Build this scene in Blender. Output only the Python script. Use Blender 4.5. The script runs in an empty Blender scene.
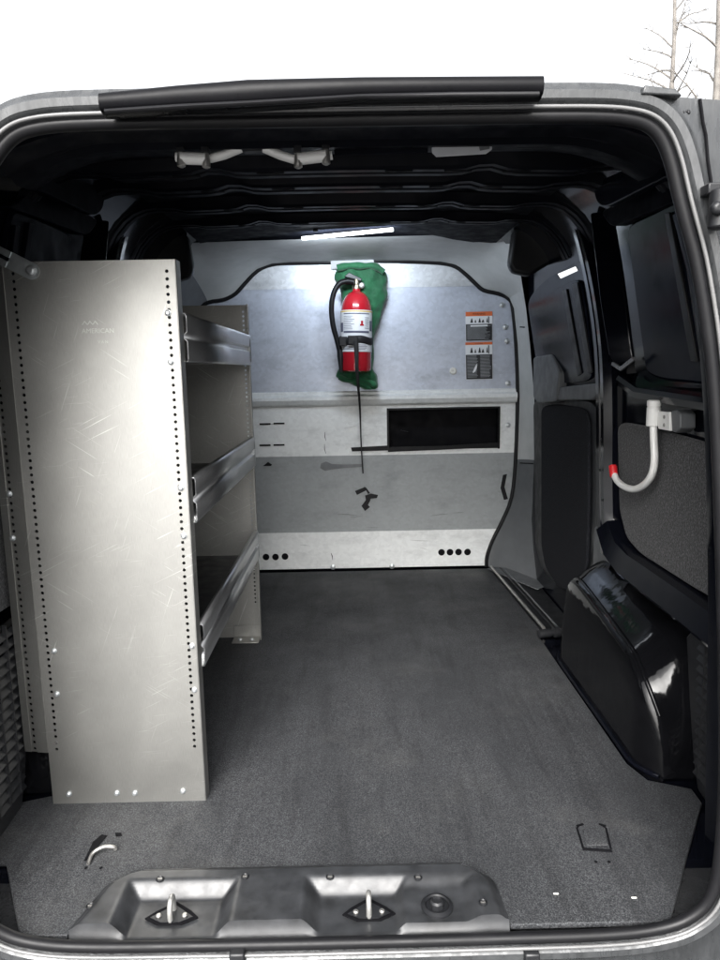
import bpy, math, random
from mathutils import Vector, Matrix, noise
random.seed(7)
scn = bpy.context.scene
col = scn.collection
V = Vector

# ------------------------------------------------------------------ camera
F, H = 693.0, 0.9
_p, _r, _y = math.radians(9.0), math.radians(1.0), math.radians(0.4)
FW = V((math.sin(_y)*math.cos(_p), math.cos(_y)*math.cos(_p), -math.sin(_p)))
_rt = V((math.cos(_y), -math.sin(_y), 0))
_up = _rt.cross(FW)
RT = _rt*math.cos(_r) - _up*math.sin(_r)
UP = _up*math.cos(_r) + _rt*math.sin(_r)
cam_d = bpy.data.cameras.new('camera'); cam = bpy.data.objects.new('camera', cam_d); col.objects.link(cam)
cam_d.sensor_fit = 'VERTICAL'; cam_d.sensor_height = 36; cam_d.lens = 36*F/960
cam_d.clip_start = 0.02; cam_d.clip_end = 9000
cam.matrix_world = Matrix(((RT.x, UP.x, -FW.x, 0), (RT.y, UP.y, -FW.y, 0), (RT.z, UP.z, -FW.z, H), (0, 0, 0, 1)))
scn.camera = cam

def ray(px, py): return FW + RT*((px-360)/F) + UP*((480-py)/F)
def onY(px, py, y):
    d = ray(px, py); t = y/d.y; return V((d.x*t, y, H+d.z*t))
def onZ(px, py, z=0.0):
    d = ray(px, py); t = (z-H)/d.z; return V((d.x*t, d.y*t, z))
def onX(px, py, x):
    d = ray(px, py); t = x/d.x; return V((x, d.y*t, H+d.z*t))

# ------------------------------------------------------------------ materials
MATS = {}
class NT:
    def __init__(s, name):
        s.m = bpy.data.materials.new(name); s.m.use_nodes = True
        s.t = s.m.node_tree; s.b = s.t.nodes['Principled BSDF']; MATS[name] = s.m
        s.co = None
    def n(s, typ, **kw):
        nd = s.t.nodes.new(typ)
        for k, v in kw.items():
            if k in nd.inputs: nd.inputs[k].default_value = v
            else: setattr(nd, k, v)
        return nd
    def l(s, a, b): s.t.links.new(a, b)
    def coord(s, scale=(1, 1, 1)):
        if s.co is None: s.co = s.n('ShaderNodeTexCoord')
        mp = s.n('ShaderNodeMapping'); mp.inputs['Scale'].default_value = scale
        s.l(s.co.outputs['Object'], mp.inputs['Vector']); return mp.outputs['Vector']
    def noise(s, scale, detail=4, rough=.5, sc=(1, 1, 1)):
        nd = s.n('ShaderNodeTexNoise'); nd.inputs['Scale'].default_value = scale
        nd.inputs['Detail'].default_value = detail; nd.inputs['Roughness'].default_value = rough
        s.l(s.coord(sc), nd.inputs['Vector']); return nd.outputs['Fac']
    def ramp(s, fac, stops):
        r = s.n('ShaderNodeValToRGB'); e = r.color_ramp.elements
        while len(e) < len(stops): e.new(.5)
        for i, (p, c) in enumerate(stops):
            e[i].position = p; e[i].color = (c, c, c, 1) if isinstance(c, (int, float)) else (*c, 1)
        s.l(fac, r.inputs['Fac']); return r.outputs['Color']
    def mix(s, fac, a, b, mode='MIX'):
        m = s.n('ShaderNodeMix', data_type='RGBA', blend_type=mode)
        for sock, v in ((m.inputs[0], fac), (m.inputs[6], a), (m.inputs[7], b)):
            if isinstance(v, (int, float)): sock.default_value = v
            elif isinstance(v, tuple): sock.default_value = (*v, 1)
            else: s.l(v, sock)
        return m.outputs[2]
    def bump(s, h, strength=.2, dist=.002):
        b = s.n('ShaderNodeBump'); b.inputs['Strength'].default_value = strength; b.inputs['Distance'].default_value = dist
        s.l(h, b.inputs['Height']); s.l(b.outputs['Normal'], s.b.inputs['Normal'])
    def set(s, **kw):
        for k, v in kw.items():
            i = s.b.inputs[k.replace('_', ' ')]
            if hasattr(v, 'is_linked') or hasattr(v, 'links'): s.l(v, i)
            elif isinstance(v, tuple): i.default_value = (*v, 1)
            else: i.default_value = v
        return s

def plain(name, c, rough=.5, metal=0., coat=0., var=.25, vs=12, bump=0, bs=200, bd=.001, spec=.5):
    t = NT(name); t.set(Specular_IOR_Level=spec)
    f = t.noise(vs, 5, .6)
    lo = tuple(v*(1-var) for v in c); hi = tuple(min(1, v*(1+var)) for v in c)
    t.set(Base_Color=t.ramp(f, [(.3, lo), (.7, hi)]), Metallic=metal, Coat_Weight=coat, Coat_Roughness=.05)
    t.set(Roughness=t.ramp(t.noise(vs*2.3, 4), [(.3, max(.02, rough*.8)), (.7, min(1, rough*1.2))]))
    if bump: t.bump(t.noise(bs, 3), bump, bd)
    return t

# wet black paint on the outside: beads and runs of water
t = plain('wet_paint', (.035, .036, .038), .22, var=.2, coat=.6)
t.bump(t.noise(90, 4, .6, (1, 1, .35)), .35, .003)
t = plain('jamb_paint', (.036, .038, .040), .36, .15, var=.25, vs=25, coat=.35); t.bump(t.noise(55, 4, .6, (1, 1, .3)), .35, .003); t.set(Roughness=t.ramp(t.noise(75, 3, .6, (1, 1, .22)), [(.40, .16), (.60, .6)]))
t = plain('edge_paint', (.13, .13, .13), .3, var=.15)
t = plain('inner_paint', (.003, .0035, .006), .10, var=.3, spec=.4); t.set(IOR=1.38)
t.bump(t.noise(6, 2), .05, .01)
t = plain('roof_paint', (.003, .0035, .006), .16, var=.3, spec=.12); t.set(IOR=1.3); t.bump(t.noise(7, 3), .1, .01)
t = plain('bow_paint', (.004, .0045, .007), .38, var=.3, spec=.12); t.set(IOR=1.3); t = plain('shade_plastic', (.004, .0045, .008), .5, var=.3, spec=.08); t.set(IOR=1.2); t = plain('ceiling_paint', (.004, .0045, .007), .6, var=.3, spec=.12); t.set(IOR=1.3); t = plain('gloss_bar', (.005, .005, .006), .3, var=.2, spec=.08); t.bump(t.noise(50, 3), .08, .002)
t = plain('inner_satin', (.005, .0065, .013), .2, var=.3, spec=.2); t.set(IOR=1.28); t.bump(t.noise(4, 1), .03, .01)
t = plain('arch_paint', (.0034, .0035, .0042), .09, var=.3, spec=.5); t.set(IOR=1.36)
t.bump(t.noise(12, 3, .5), .26, .008)
plain('rubber', (.008, .008, .009), .38, var=.2, bump=.15, bs=60, spec=.2)
plain('black_plastic', (.010, .0105, .012), .42, var=.2, bump=.12, bs=900, bd=.0005, spec=.35)
plain('sill_plastic', (.024, .025, .027), .36, var=.45, vs=26, bump=.15, bs=700, bd=.0005)
plain('grey_trim', (.42, .43, .425), .55, var=.08, bump=.2, bs=700, bd=.0006)
plain('dark_trim', (.095, .10, .105), .5, var=.1, bump=.2, bs=700, bd=.0006)
plain('vent_plastic', (.011, .0115, .013), .45, var=.15)
plain('black_void', (.004, .004, .005), .7, spec=.1)
plain('tape', (.006, .006, .007), .5, spec=.2)
plain('zinc', (.46, .48, .49), .42, .85, var=.1, vs=60)
plain('zinc_plate', (.50, .53, .54), .5, 1., var=.12, vs=40)
plain('white_metal', (.72, .72, .70), .35, var=.08, coat=.3)
plain('dull_steel', (.45, .44, .42), .42, .9, var=.25, vs=80)
plain('red_rubber', (.55, .015, .02), .4, var=.1)
plain('red_paint', (.40, .012, .022), .18, coat=1., var=.05)
plain('brass', (.42, .37, .28), .4, 1.)
plain('black_webbing', (.010, .010, .011), .65, var=.2, bump=.3, bs=500)
plain('label_white', (.72, .73, .74), .35, var=.05)
plain('label_black', (.018, .018, .02), .35)
plain('label_orange', (.62, .14, .045), .4, var=.06)
plain('label_grey', (.30, .31, .32), .4)
plain('label_yellow', (.65, .42, .06), .4)
plain('print_blue', (.10, .105, .15), .4)
plain('white_plastic', (.66, .65, .60), .4, var=.08)
plain('stamp_metal', (.47, .468, .45), .45, .8, var=.1)
plain('smudge_shadow_grey', (.15, .155, .16), .6)
plain('card', (.50, .51, .52), .6, var=.06)
plain('bark', (.15, .138, .125), .9, var=.35, vs=5)
plain('clear_lens', (.45, .46, .48), .12, var=.1, coat=1.)

t = NT('carpet')
sp = t.noise(190, 3, .85)
t.set(Base_Color=t.mix(t.ramp(sp, [(.49, 0), (.66, 1)]), (.006, .0065, .008), (.082, .082, .086)), Roughness=1.)
t.bump(t.noise(260, 3, .7), .8, .004); t.set(Sheen_Weight=.15, Specular_IOR_Level=.2)
t = NT('carpet_dark')
sp = t.noise(260, 3, .8)
t.set(Base_Color=t.mix(t.ramp(sp, [(.50, 0), (.72, 1)]), (.010, .011, .014), (.05, .05, .055)), Roughness=1., Specular_IOR_Level=.15)
t.bump(t.noise(260, 3, .7), .7, .003)

t = NT('mat_rubber')                       # speckled bed liner with damp patches
sp = t.noise(430, 3, .8)
spk = t.ramp(sp, [(.44, 0), (.68, 1)])
base = t.mix(spk, (.016, .017, .019), (.112, .115, .12))
wet = t.ramp(t.noise(2.6, 5, .65, (1.6, .7, 1)), [(.40, 0), (.62, 1)])
base = t.mix(wet, t.mix(.45, base, (.018, .019, .021)), base)
drag = t.ramp(t.noise(5, 6, .7, (5, .45, 1)), [(.50, 0), (.62, 1)])
base = t.mix(t.mix(1., drag, (.32, .32, .32), 'MULTIPLY'), base, (.012, .012, .013))
dust = t.ramp(t.noise(2.2, 7, .72, (1, 1.3, 1)), [(.52, 0), (.75, .28)])
base = t.mix(dust, base, (.12, .118, .112))
t.set(Base_Color=base, Roughness=t.ramp(t.noise(3.1, 5, .6), [(.35, .5), (.65, .75)]), Specular_IOR_Level=.2)
t.bump(t.noise(300, 2, .8), .55, .0022)

def brushed(name, c, rough, streak, dirt=.2):
    t = NT(name)
    a = t.noise(3.2, 5, .65)
    b = t.noise(60, 3, .6, streak)
    c0 = t.ramp(a, [(.3, tuple(v*(1-dirt) for v in c)), (.7, c)])
    c1 = t.mix(.12, c0, t.ramp(b, [(.3, .15), (.7, .95)]), 'OVERLAY')
    # scuffs: thin light scratches in several directions, and hand smears
    col_ = c1; allscr = None
    for ang, sc, th, off_ in ((.45, 9, .655, 0), (-.6, 11, .665, 3.1), (1.2, 7, .67, 7.7), (.1, 14, .67, 12.)):
        vo = t.n('ShaderNodeTexNoise'); vo.inputs['Scale'].default_value = sc; vo.inputs['Detail'].default_value = 2
        m0 = t.n('ShaderNodeMapping'); m0.inputs['Rotation'].default_value = (0, ang, 0); mp = t.n('ShaderNodeMapping'); mp.inputs['Scale'].default_value = (.7, 1, 30); mp.inputs['Location'].default_value = (off_, 0, off_)
        t.l(t.co.outputs['Object'], m0.inputs['Vector']); t.l(m0.outputs['Vector'], mp.inputs['Vector']); t.l(mp.outputs['Vector'], vo.inputs['Vector'])
        scr = t.mix(1., t.ramp(vo.outputs['Fac'], [(th, 0), (th+.03, 1)]), t.ramp(t.noise(4.3+off_*.2, 3), [(.50, 0), (.64, .42)]), 'MULTIPLY')
        col_ = t.mix(scr, col_, (.80, .79, .77))
    smear = t.ramp(t.noise(6, 6, .7, (1, 1, .6)), [(.36, .95), (.60, 1.)])
    t.set(Base_Color=t.mix(1., col_, smear, 'MULTIPLY'), Metallic=1.)
    t.set(Roughness=t.ramp(t.noise(5, 7, .72), [(.34, rough*.92), (.66, rough*1.08)]))
    t.bump(b, .08, .0006)
    return t
brushed('aluminium', (.365, .362, .345), .5, (30, 30, 1))
brushed('tray_aluminium', (.58, .59, .60), .36, (30, 1, 30))

def galv(name, c, rough, metal, spangle):
    t = NT(name)
    vo = t.n('ShaderNodeTexVoronoi'); vo.inputs['Scale'].default_value = 75; t.l(t.coord(), vo.inputs['Vector'])
    sep = t.n('ShaderNodeSeparateColor'); t.l(vo.outputs['Color'], sep.inputs[0])
    g = t.ramp(sep.outputs[0], [(0, tuple(v*(1-spangle) for v in c)), (1, tuple(min(1, v*(1+spangle)) for v in c))])
    smear = t.ramp(t.noise(4.5, 7, .7, (1, 1, 2.4)), [(.32, .80), (.50, 1.)])
    t.set(Base_Color=t.mix(1., g, smear, 'MULTIPLY'), Metallic=metal)
    t.set(Roughness=t.ramp(t.noise(8, 5, .6), [(.3, rough*.85), (.7, rough*1.2)]))
    return t
galv('galvanised', (.62, .64, .66), .42, .55, .09)
galv('galvanised_blue', (.50, .535, .61), .46, .5, .06)
galv('galvanised_bright', (.70, .715, .71), .5, .15, .05)
t = galv('grey_film', (.27, .285, .29), .5, .2, .05)

t = NT('green_cloth')
t.set(Base_Color=t.ramp(t.noise(9, 4), [(.3, (.005, .06, .022)), (.7, (.012, .15, .055))]), Roughness=.75, Sheen_Weight=.3)
t.bump(t.noise(14, 5, .6), .6, .02)
t = NT('led'); t.set(Base_Color=(.9, .95, 1.), Emission_Color=(.80, .89, 1.), Emission_Strength=175.)
t = NT('led_soft'); t.set(Base_Color=(.9, .95, 1.), Emission_Color=(.88, .94, 1.), Emission_Strength=4.)
t = NT('asphalt')
t.set(Base_Color=t.ramp(t.noise(40, 6, .7), [(.3, (.035, .035, .037)), (.7, (.085, .085, .085))]), Roughness=.6)
M = MATS

# ------------------------------------------------------------------ mesh builder
ORIG = {}
class MB:
    def __init__(s): s.v = []; s.f = []; s.m = []; s.mi = 0
    def add(s, pts): k = len(s.v); s.v += [V(p) for p in pts]; return k
    def face(s, *ix): s.f.append(tuple(ix)); s.m.append(s.mi)
    def poly(s, pts): k = s.add(pts); s.face(*range(k, k+len(pts))); return s
    def box(s, a, b):
        x0, y0, z0 = (min(a[i], b[i]) for i in range(3)); x1, y1, z1 = (max(a[i], b[i]) for i in range(3))
        k = s.add([(x0,y0,z0),(x1,y0,z0),(x1,y1,z0),(x0,y1,z0),(x0,y0,z1),(x1,y0,z1),(x1,y1,z1),(x0,y1,z1)])
        for q in ((0,3,2,1),(4,5,6,7),(0,1,5,4),(1,2,6,5),(2,3,7,6),(3,0,4,7)): s.face(*[k+i for i in q])
        return s
    def prism(s, pts, off):
        n = len(pts); off = V(off); k = s.add(pts); s.add([V(p)+off for p in pts])
        s.face(*range(k, k+n)); s.face(*reversed(range(k+n, k+2*n)))
        for i in range(n): j = (i+1) % n; s.face(k+i, k+n+i, k+n+j, k+j)
        return s
    def loft(s, rings, closed=True, caps=False):
        n = len(rings[0]); ks = [s.add(r) for r in rings]
        for a, b in zip(ks, ks[1:]):
            for i in range(n if closed else n-1):
                j = (i+1) % n; s.face(a+i, a+j, b+j, b+i)
        if caps: s.face(*reversed(range(ks[0], ks[0]+n))); s.face(*range(ks[-1], ks[-1]+n))
        return s
    def tube(s, path, r, n=10, closed=False, caps=True, flat=None):
        path = [V(p) for p in path]; m = len(path); rings = []
        rr = r if isinstance(r, (list, tuple)) else [r]*m
        up = None
        for i, p in enumerate(path):
            if closed: d = path[(i+1) % m] - path[i-1]
            else: d = path[min(i+1, m-1)] - path[max(i-1, 0)]
            d.normalize()
            if up is None:
                up = V((0, 0, 1)) if abs(d.z) < .9 else V((0, 1, 0))
            u = d.cross(up).normalized(); w = u.cross(d).normalized(); up = w
            if flat: rings.append([p + u*rr[i]*flat[0]*math.cos(a) + w*rr[i]*flat[1]*math.sin(a) for a in [2*math.pi*k/n for k in range(n)]])
            else: rings.append([p + u*rr[i]*math.cos(a) + w*rr[i]*math.sin(a) for a in [2*math.pi*k/n for k in range(n)]])
        if closed: rings.append(rings[0]); return s.loft(rings)
        return s.loft(rings, True, caps)
    def lathe(s, o, axis, prof, n=24, caps=True):
        o = V(o); axis = V(axis).normalized(); u = axis.orthogonal().normalized(); w = axis.cross(u)
        rings = [[o + axis*h + (u*math.cos(a) + w*math.sin(a))*r for a in [2*math.pi*k/n for k in range(n)]] for r, h in prof]
        return s.loft(rings, True, caps)
    def sphere(s, c, r, n=12, m=8, sc=(1, 1, 1)):
        rings = []
        for i in range(1, m):
            th = math.pi*i/m
            rings.append([V(c)+V((r*sc[0]*math.sin(th)*math.cos(a), r*sc[1]*math.sin(th)*math.sin(a), r*sc[2]*math.cos(th))) for a in [2*math.pi*k/n for k in range(n)]])
        return s.loft(rings, True, True)
    def grid(s, fn, nu, nv):
        k = s.add([fn(i/nu, j/nv) for j in range(nv+1) for i in range(nu+1)])
        for j in range(nv):
            for i in range(nu):
                a = k + j*(nu+1) + i; s.face(a, a+1, a+nu+2, a+nu+1)
        return s
    def mirror(s, cx=0.0):
        for p in s.v: p.x = 2*cx - p.x
        s.f = [tuple(reversed(f)) for f in s.f]; return s
    def build(s, name, mats, parent=None, smooth=None, bevel=0, origin=None, solid=0):
        if not isinstance(mats, (list, tuple)): mats = [mats]
        o0 = ORIG[parent.name] if parent else V((0, 0, 0))
        loc = V(origin) if origin is not None else o0
        me = bpy.data.meshes.new(name)
        me.from_pydata([p-loc for p in s.v], [], s.f); 
        for mm in mats: me.materials.append(M[mm])
        me.polygons.foreach_set('material_index', s.m)
        me.update()
        ob = bpy.data.objects.new(name, me); col.objects.link(ob)
        if parent: ob.parent = parent
        ob.location = loc - o0 if parent else loc
        ORIG[ob.name] = loc
        import bmesh
        bm = bmesh.new(); bm.from_mesh(me); bmesh.ops.recalc_face_normals(bm, faces=bm.faces); bm.to_mesh(me); bm.free()
        if smooth is not None:
            for p in me.polygons: p.use_smooth = True
            me.set_sharp_from_angle(angle=math.radians(smooth))
        if solid:
            md = ob.modifiers.new('solid', 'SOLIDIFY'); md.thickness = solid; md.offset = -1
        if bevel:
            md = ob.modifiers.new('bevel', 'BEVEL'); md.width = bevel; md.segments = 2; md.limit_method = 'ANGLE'; md.angle_limit = math.radians(35)
            md.harden_normals = False
            if smooth is None:
                for p in me.polygons: p.use_smooth = True
                me.set_sharp_from_angle(angle=math.radians(40))
        return ob

def thing(name, loc, label, cat, group=None):
    o = bpy.data.objects.new(name, None); col.objects.link(o); o.location = loc; o.empty_display_size = .05
    ORIG[o.name] = V(loc); tag(o, label, cat, group); return o
def tag(o, label, cat, group=None):
    o['label'] = label; o['category'] = cat
    if group: o['group'] = group
    return o
def struct(o, kind='structure'): o['kind'] = kind; return o
def dup(o, loc, parent=None, label=None):
    """copy of a part (or thing) with its children, moved to world point loc"""
    c = o.copy(); col.objects.link(c); par = parent or o.parent; c.parent = par
    c.location = V(loc) - (ORIG[par.name] if par else V((0, 0, 0))); ORIG[c.name] = V(loc)
    if label: c['label'] = label
    for ch in o.children:
        d = ch.copy(); col.objects.link(d); d.parent = c; ORIG[d.name] = V(loc)
    return c
def text_mesh(mb, body, o, ux, uz, size, lift=None):
    cu = bpy.data.curves.new('lettering', 'FONT'); cu.body = body; cu.size = 1; cu.align_x = 'CENTER'; cu.align_y = 'CENTER'; cu.resolution_u = 2
    ob = bpy.data.objects.new('lettering', cu); col.objects.link(ob)
    bpy.context.view_layer.update()
    me = bpy.data.meshes.new_from_object(ob.evaluated_get(bpy.context.evaluated_depsgraph_get()))
    k = len(mb.v); o = V(o); ux = V(ux); uz = V(uz)
    mb.v += [o + ux*(v.co.x*size) + uz*(v.co.y*size) for v in me.vertices]
    for p in me.polygons: mb.face(*[k+i for i in p.vertices])
    bpy.data.objects.remove(ob); bpy.data.curves.remove(cu); bpy.data.meshes.remove(me)
def spline(pts, n=6, closed=False):
    """Catmull-Rom through pts"""
    P = [V(p) for p in pts]; out = []; m = len(P)
    rng = range(m) if closed else range(m-1)
    for i in rng:
        p1, p2 = P[i], P[(i+1) % m]
        p0 = P[i-1] if (closed or i) else p1*2-p2
        p3 = P[(i+2) % m] if (closed or i+2 < m) else p2*2-p1
        for k in range(n):
            t = k/n
            out.append(.5*((2*p1)+(p2-p0)*t+(2*p0-5*p1+4*p2-p3)*t*t+(3*p1-p0-3*p2+p3)*t**3))
    if not closed: out.append(P[-1])
    return out
def clip(poly, a, b, c):
    """keep a*u+b*v<=c of a 2-D polygon"""
    out = []
    for i in range(len(poly)):
        p, q = poly[i], poly[(i+1) % len(poly)]
        dp, dq = a*p[0]+b*p[1]-c, a*q[0]+b*q[1]-c
        if dp <= 0: out.append(p)
        if dp*dq < 0:
            t = dp/(dp-dq); out.append((p[0]+(q[0]-p[0])*t, p[1]+(q[1]-p[1])*t))
    return out
def sm(a, b, x):
    if a > b: return 1-sm(b, a, x)
    t = max(0., min(1., (x-a)/(b-a))); return t*t*(3-2*t)

# ------------------------------------------------------------------ setting
GZ = -.56
g = MB().poly([(-5000, -5000, GZ), (5000, -5000, GZ), (5000, 5000, GZ), (-5000, 5000, GZ)]).build('ground', 'asphalt'); struct(g)

def bare_tree(x, y, h, r, seed, label):
    rnd = random.Random(seed)
    th = thing('bare_tree', (x, y, GZ), label, 'tree', 'leafless trees behind the van')
    tr = MB(); n = 14
    path = [V((x + .05*math.sin(i*1.3+seed), y, GZ + h*i/n)) for i in range(n+1)]
    tr.tube(path, [r*(1-.93*i/n) for i in range(n+1)], 8)
    tr.build('trunk', 'bark', th, smooth=60)
    br = MB()
    for k in range(46):
        tt = .30 + .68*k/46 + rnd.uniform(-.01, .01)
        i = min(n-1, int(tt*n)); p0 = path[i].lerp(path[i+1], tt*n-i)
        a = rnd.uniform(0, 2*math.pi); L = (1-tt)*h*.17*rnd.uniform(.6, 1.15) + .5
        d = V((math.cos(a), math.sin(a)*.8, rnd.uniform(.6, 1.3))).normalized()
        pts = [p0.copy()]; q = p0.copy(); dd = d.copy()
        for s in range(6):
            dd = (dd + V((rnd.uniform(-.2, .2), rnd.uniform(-.2, .2), -.10 if s < 4 else .05))).normalized()
            q = q + dd*L/6; pts.append(q.copy())
        rb = r*(1-tt)*.30 + .012
        br.tube(pts, [rb*(1-.8*s/6) for s in range(7)], 5)
        for s in (2, 4, 5):
            for _ in range(2):
                e = V((rnd.uniform(-1, 1), rnd.uniform(-1, 1), rnd.uniform(-.3, .9))).normalized()
                l2 = L*rnd.uniform(.15, .35); m_ = pts[s] + (e+dd*.5)*l2*.5; e2 = m_ + (e*.8+V((0, 0, -.15)))*l2*.5
                br.tube([pts[s], m_, e2], [rb*.4, rb*.28, .006], 4)
    br.build('branches', 'bark', th, smooth=60)
pt = onY(672, 60, 25); bare_tree(pt.x, 25, 19, .17, 3, 'slender leafless tree rising behind the van roof, left one of the two trees')
pt = onY(717, 60, 24); bare_tree(pt.x, 24, 20, .22, 11, 'thicker leafless tree cut off by the right edge of the photo, above the door hinge')

# ------------------------------------------------------------------ van
van = thing('cargo_van', (0, 1.0, GZ), 'black cargo van seen from behind, rear opening wet with rain, cargo bay fitted out', 'van')
CX = -.02
half = [(0, 1.238), (.12, 1.238), (.24, 1.238), (.345, 1.237), (.395, 1.233), (.425, 1.224), (.446, 1.205), (.462, 1.172), (.478, 1.12), (.510, 1.018),
        (.542, .85), (.573, .548), (.592, .30), (.596, .14), (.585, .055), (.548, 0.012), (.49, -.008), (.40, -.016), (.24, -.018), (.10, -.019)]
ring = [V((CX+x, 0, z)) for x, z in half] + [V((CX, 0, -.019))] + [V((CX-x-.066*sm(1.235, 1.02, z)*(1-.85*sm(.20, .0, z)), 0, z)) for x, z in reversed(half[1:])]
ring = spline(ring, 5, True)
N = len(ring)
nor = []
for i in range(N):
    d = (ring[(i+1) % N]-ring[i-1]).normalized(); nor.append(V((d.z, 0, -d.x)) * (1))
cen = V((CX, 0, .6))
nor = [n if n.dot(ring[i]-cen) > 0 else -n for i, n in enumerate(nor)]
def off(d, y): return [V((p.x+n.x*d, y, p.z+n.z*d)) for p, n in zip(ring, nor)]
# rear face outline, matched point by point with the ring
def outer(i, y):
    p, n = ring[i], nor[i]; x = p.x-CX
    kk = .13 if x < 0 else .085
    # march outwards along the normal to the outline
    q = p.copy(); st = .004
    for _ in range(80):
        q = q + n*st
        if q.z > 1.268-kk*q.x*q.x: q.z = 1.268-kk*q.x*q.x; break
        if abs(q.x-CX) > .78 or q.z < -.062: break
    return V((q.x, y, q.z))
# rubber seal round the opening
sl = MB(); sl.tube(off(-.0075, .988), .0092, 12, closed=True); sl.build('weatherstrip', 'rubber', van, smooth=80)
lp = MB(); lp.tube(off(.001, .976), .0028, 8, closed=True); lp.build('opening_flange', 'edge_paint', van, smooth=80)
rf = MB()
rf.loft([off(-.004, 1.0), off(.004, .984), off(.012, .977), off(.022, .976), off(.028, .983), off(.034, .986), [outer(i, .986) for i in range(N)]])
rf.build('rear_frame', 'jamb_paint', van, smooth=35)
# outer skin
ol = [(0, 1.268), (.25, 1.262), (.46, 1.241), (.60, 1.20), (.70, 1.10), (.77, .90), (.80, .55), (.80, .1), (.79, -.10)]
ol = [(x, z) for x, z in ol]
ol = [V((CX+x, 0, z)) for x, z in ol]; ol = spline(ol, 4)
ol = [V((2*CX-p.x, 0, p.z)) for p in reversed(ol[1:])] + ol
def roofrise(y): t = max(0, min(1, (y-1)/1.2)); return .17*(1-(1-t)**2)
def section(y):
    w = 1+.08*sm(1., 1.2, y); k = roofrise(y); return [V((CX+(p.x-CX)*w, y, p.z + k*sm(.6, 1.2, p.z))) for p in ol]
sk = MB(); ys = [.987, 1.03, 1.1, 1.2, 1.35, 1.6, 1.9, 2.2, 2.6, 3.0, 3.4, 3.8]
sk.loft([section(y) for y in ys], closed=False)
e = section(3.8); sk.poly(e)
sk.box((-.86, 1.0, -.14), (.82, 3.8, -.03))
sk.build('body_shell', 'wet_paint', van, smooth=40)
# black trim bar along the roof edge, sitting over the frame
tops = [(103, 96), (180, 88), (250, 82), (360, 80), (450, 79.5), (540, 79)]; bots = [(105, 117), (180, 113), (250, 110.5), (360, 103), (450, 101), (540, 100.5)]
rings = []
for a, b in zip(tops, bots):
    A, B = onY(*a, .95), onY(*b, .95); c = (A+B)/2; hh = (A-B).length/2
    rings.append([c + V((0, .022*math.cos(q)*(1 if abs(math.cos(q)) < .8 else .95), hh*math.copysign(abs(math.sin(q))**.6, math.sin(q)))) for q in [2*math.pi*k/16 for k in range(16)]])
rb = MB(); rb.loft(rings, True, True); rb.build('roof_trim_bar', 'gloss_bar', van, smooth=50)
tb = MB()
tb.tube([onY(*p, .925) for p in [(105, 112), (180, 107), (250, 103.5), (360, 97), (450, 95), (539, 94.5)]], .0035, 6)
tb.build('trim_bar_lip', 'rubber', van, smooth=60)
# small raised plate on the roof corner at the right
mbp = MB(); mbp.prism([onY(*p, .972) for p in [(645, 84.5), (676, 88.5), (683, 95.5), (642, 93.5)]], (0, .02, 0)); mbp.build('roof_gutter_cap', 'jamb_paint', van, bevel=.002)
# beads of water on the rear frame
wd = MB(); rnd = random.Random(5)
for k in range(150):
    if k < 70: px, py = rnd.uniform(600, 690), rnd.uniform(96, 113)
    else: px, py = rnd.uniform(10, 680), rnd.uniform(96, 114)
    p = onY(px, py, .9858); r = rnd.uniform(.0011, .0030)
    if p.z > 1.262-.13*p.x*p.x: continue
    wd.sphere(p, r, 6, 4, (1, .5, 1.2))
o = wd.build('water_beads', 'black_plastic', van, smooth=80); struct(o, 'stuff')
# seam, hinge and the open right-hand door
door = MB()
hx, hy = .655, .975
def dpt(u, v, w):    # u along the door from the hinge, v thickness, w height; opened far round
    a = math.radians(-50); return V((hx + u*math.cos(a) + v*math.sin(a), hy + u*math.sin(a) - v*math.cos(a), w))
prof = [(0, -.05), (.62, -.05), (.63, .2), (.62, .70), (.56, 1.18), (.50, 1.235), (.06, 1.235), (0, 1.2)]
k = 40
outd = [dpt(u, 0, w) for u, w in prof]; ind = [dpt(u, .055, w) for u, w in prof]
door.prism(outd, ind[0]-outd[0])
dm = door.build('rear_door', 'wet_paint', van, bevel=.008)
dp = MB(); pr = [(.06, .05), (.55, .05), (.55, .62), (.06, .62)]; dp.prism([dpt(u, .0555, w) for u, w in pr], dpt(0, .066, 0)-dpt(0, .0555, 0)); dp.build('door_lining', 'black_plastic', dm, bevel=.006)
dg = MB(); pr = [(.09, .70), (.53, .70), (.48, 1.15), (.10, 1.15)]; dg.prism([dpt(u, .0555, w) for u, w in pr], dpt(0, .062, 0)-dpt(0, .0555, 0)); dg.build('door_glass', 'black_plastic', dm, bevel=.004)
sg = MB(); sg.tube([onY(*p, .9845) for p in [(700, 99), (701, 106), (703, 122), (706, 135), (708, 160), (711, 180), (712, 190)]], .0022, 6); sg.build('panel_seam', 'black_void', van)
hg = MB()
a, b = onY(703, 186, .97), onY(730, 196, .97); hg.box((a.x, .955, b.z), (b.x+.1, .984, a.z+.001))
c = onY(719, 206, .955); hg.lathe((c.x, .955, c.z-.03), (0, 0, 1), [(.006, 0), (.013, .002), (.013, .05), (.006, .052)], 14)
c2 = onY(716, 209, .945); hg.lathe(c2, (0, -1, 0), [(.010, 0), (.010, .006), (.006, .010)], 6)
hg.build('door_hinge', 'black_plastic', van, bevel=.002)
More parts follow.
